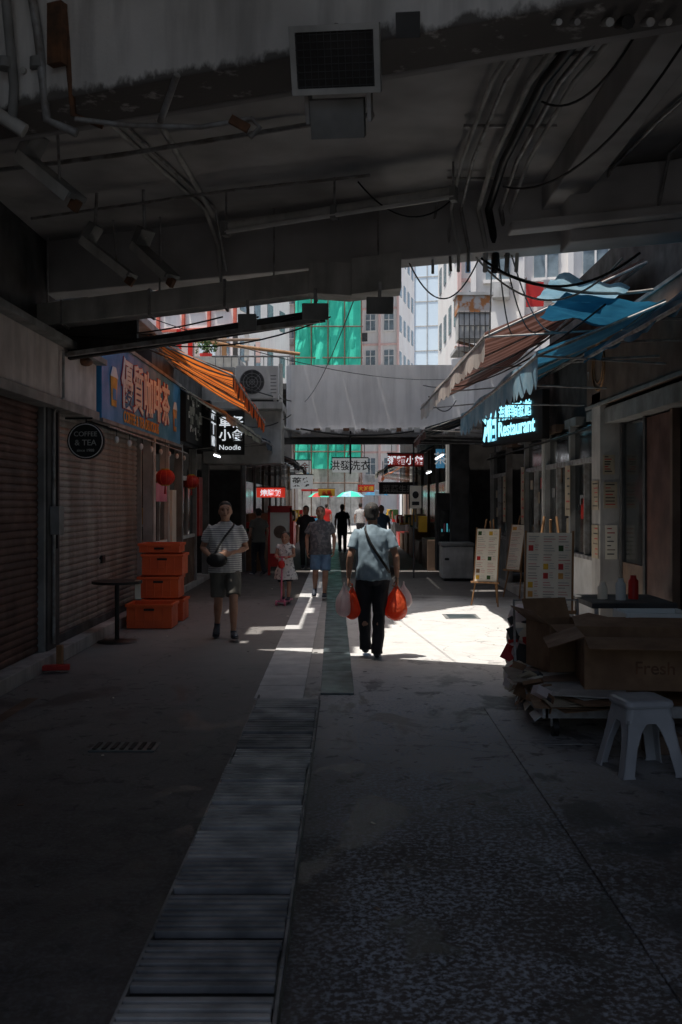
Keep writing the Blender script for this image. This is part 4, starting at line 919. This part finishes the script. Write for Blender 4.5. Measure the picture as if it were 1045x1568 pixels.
s=B('styrofoam_tray'); s.box(2.25,2.8,8.0,8.4,.68,.72,'foam'); 
for a in ((2.25,2.28,8.0,8.4),(2.77,2.8,8.0,8.4),(2.28,2.77,8.0,8.03),(2.28,2.77,8.37,8.4)): s.box(*a,.72,.80,'foam')
s.box(2.3,2.75,8.05,8.35,.26,.68,'card'); s.done(.008)
s=B('plastic_wrap_bundle')
for k in range(4):
    x,y,z=1.5+.03*k,8.75+.1*k,.55+.1*k
    s.ell((x,y,.18+.15*k),(.12,.12,.14),'bagw' if k%2 else 'paper'); 
    for q_ in range(7): s.ob((x+U(-.12,.1),y-.1+U(-.05,.05),.1+.15*k+U(0,.15)),(U(.05,.14),.01,U(.05,.2)),random.choice(['redt','paper','tan','foam','bagw','dkgrey']),(U(-.5,.5),U(-.5,.5),U(-.6,.6)))
s.done()
s=B('jar_group')
for (x,y,h,m) in ((2.65,9.6,.16,'foam'),(2.8,9.7,.18,'redt'),(2.5,9.7,.12,'paper')): s.limb([(x,y,.752),(x,y,.75+h),(x,y,.77+h),(x,y,.8+h)],[.05,.05,.03,.03],m,12)
s.box(2.3,3.1,9.3,10.2,.70,.75,'dkgrey'); 
for a in (2.35,3.05):
    for b_ in (9.35,10.15): s.box(a-.02,a+.02,b_-.02,b_+.02,0,.7,'pipe')
s.done(.004)
def stool(x,y,h=.46,w=.36,rz=.15):
    s=B('plastic_stool'); T=Matrix.Translation((x,y,.017))@Matrix.Rotation(rz,4,'Z')
    a=w/2*.80; A_=w/2*1.15
    def rr(hw,r,z,n=6):
        out=[]
        for cx,cy,a0 in ((hw-r,hw-r,0),(-hw+r,hw-r,math.pi/2),(-hw+r,-hw+r,math.pi),(hw-r,-hw+r,1.5*math.pi)):
            for k in range(n+1): t=a0+math.pi/2*k/n; out.append(T@Vector((cx+r*math.cos(t),cy+r*math.sin(t),z)))
        return out
    s.rings([rr(a+.012,.05,h-.045),rr(a+.016,.05,h-.03),rr(a+.010,.05,h-.008),rr(a-.006,.05,h)],'stool',True,False)
    s.rings([rr(a+.012,.03,h-.14),rr(a-.002,.045,h-.045)],'stool',False,False)
    for sx in (-1,1):
        for sy in (-1,1):
            prof=[(0,.135,a+.005),(.2,.095,a+(A_-a)*.2),(.5,.075,a+(A_-a)*.5),(.95,.075,A_),(1,.085,A_+.004)]
            for ax in (0,1):
                vs=[]
                for t,wd,off in prof:
                    z=(h-.12)*(1-t)
                    for dd in (0,1):
                        for th in (0,.012):
                            u=off-dd*wd; v=off-th
                            vs.append(T@(Vector((sx*u,sy*v,z)) if ax==0 else Vector((sx*v,sy*u,z))))
                fs=[]
                for i in range(4):
                    b0=i*4;b1=b0+4
                    fs+=[(b0,b0+1,b1+1,b1),(b0+2,b1+2,b1+3,b0+3),(b0,b1,b1+2,b0+2),(b0+1,b0+3,b1+3,b1+1)]
                fs.append((16,17,19,18)); fs.append((0,2,3,1)); s.add(vs,fs,'stool')
    s.done(.003)
stool(1.85,6.25)
s=B('concrete_base_block'); s.box(2.0,2.25,6.6,6.75,.017,.14,'tan'); s.done(.01)

# ------------------------------------------------------------------ world / light / camera
dirv=Vector((.25,.12,-1)).normalized()
sun=bpy.data.lights.new('sun','SUN'); sun.energy=5; sun.angle=math.radians(.5); sun.color=(1,.96,.9)
so=bpy.data.objects.new('sun',sun); sc.collection.objects.link(so); so.rotation_euler=dirv.to_track_quat('-Z','Y').to_euler()
w=bpy.data.worlds.new('World'); sc.world=w; w.use_nodes=True; t=w.node_tree
sky=t.nodes.new('ShaderNodeTexSky'); sky.sky_type='NISHITA'; sky.sun_disc=False
el_=math.asin(-dirv.z); az=math.atan2(-dirv.x,-dirv.y)
sky.sun_elevation=el_; sky.sun_rotation=az; sky.dust_density=3
t.links.new(sky.outputs[0],t.nodes['Background'].inputs[0]); t.nodes['Background'].inputs[1].default_value=.15
cam=bpy.data.cameras.new('camera'); co=bpy.data.objects.new('camera',cam); sc.collection.objects.link(co)
co.location=(0,0,1.7); co.rotation_euler=(math.pi/2,0,0)
cam.sensor_fit='VERTICAL'; cam.sensor_height=36; cam.lens=35; cam.clip_end=800
cam.shift_x=-7.5/1568; cam.shift_y=-16/1568
cam.dof.use_dof=True; cam.dof.focus_distance=11; cam.dof.aperture_fstop=5.6
sc.camera=co
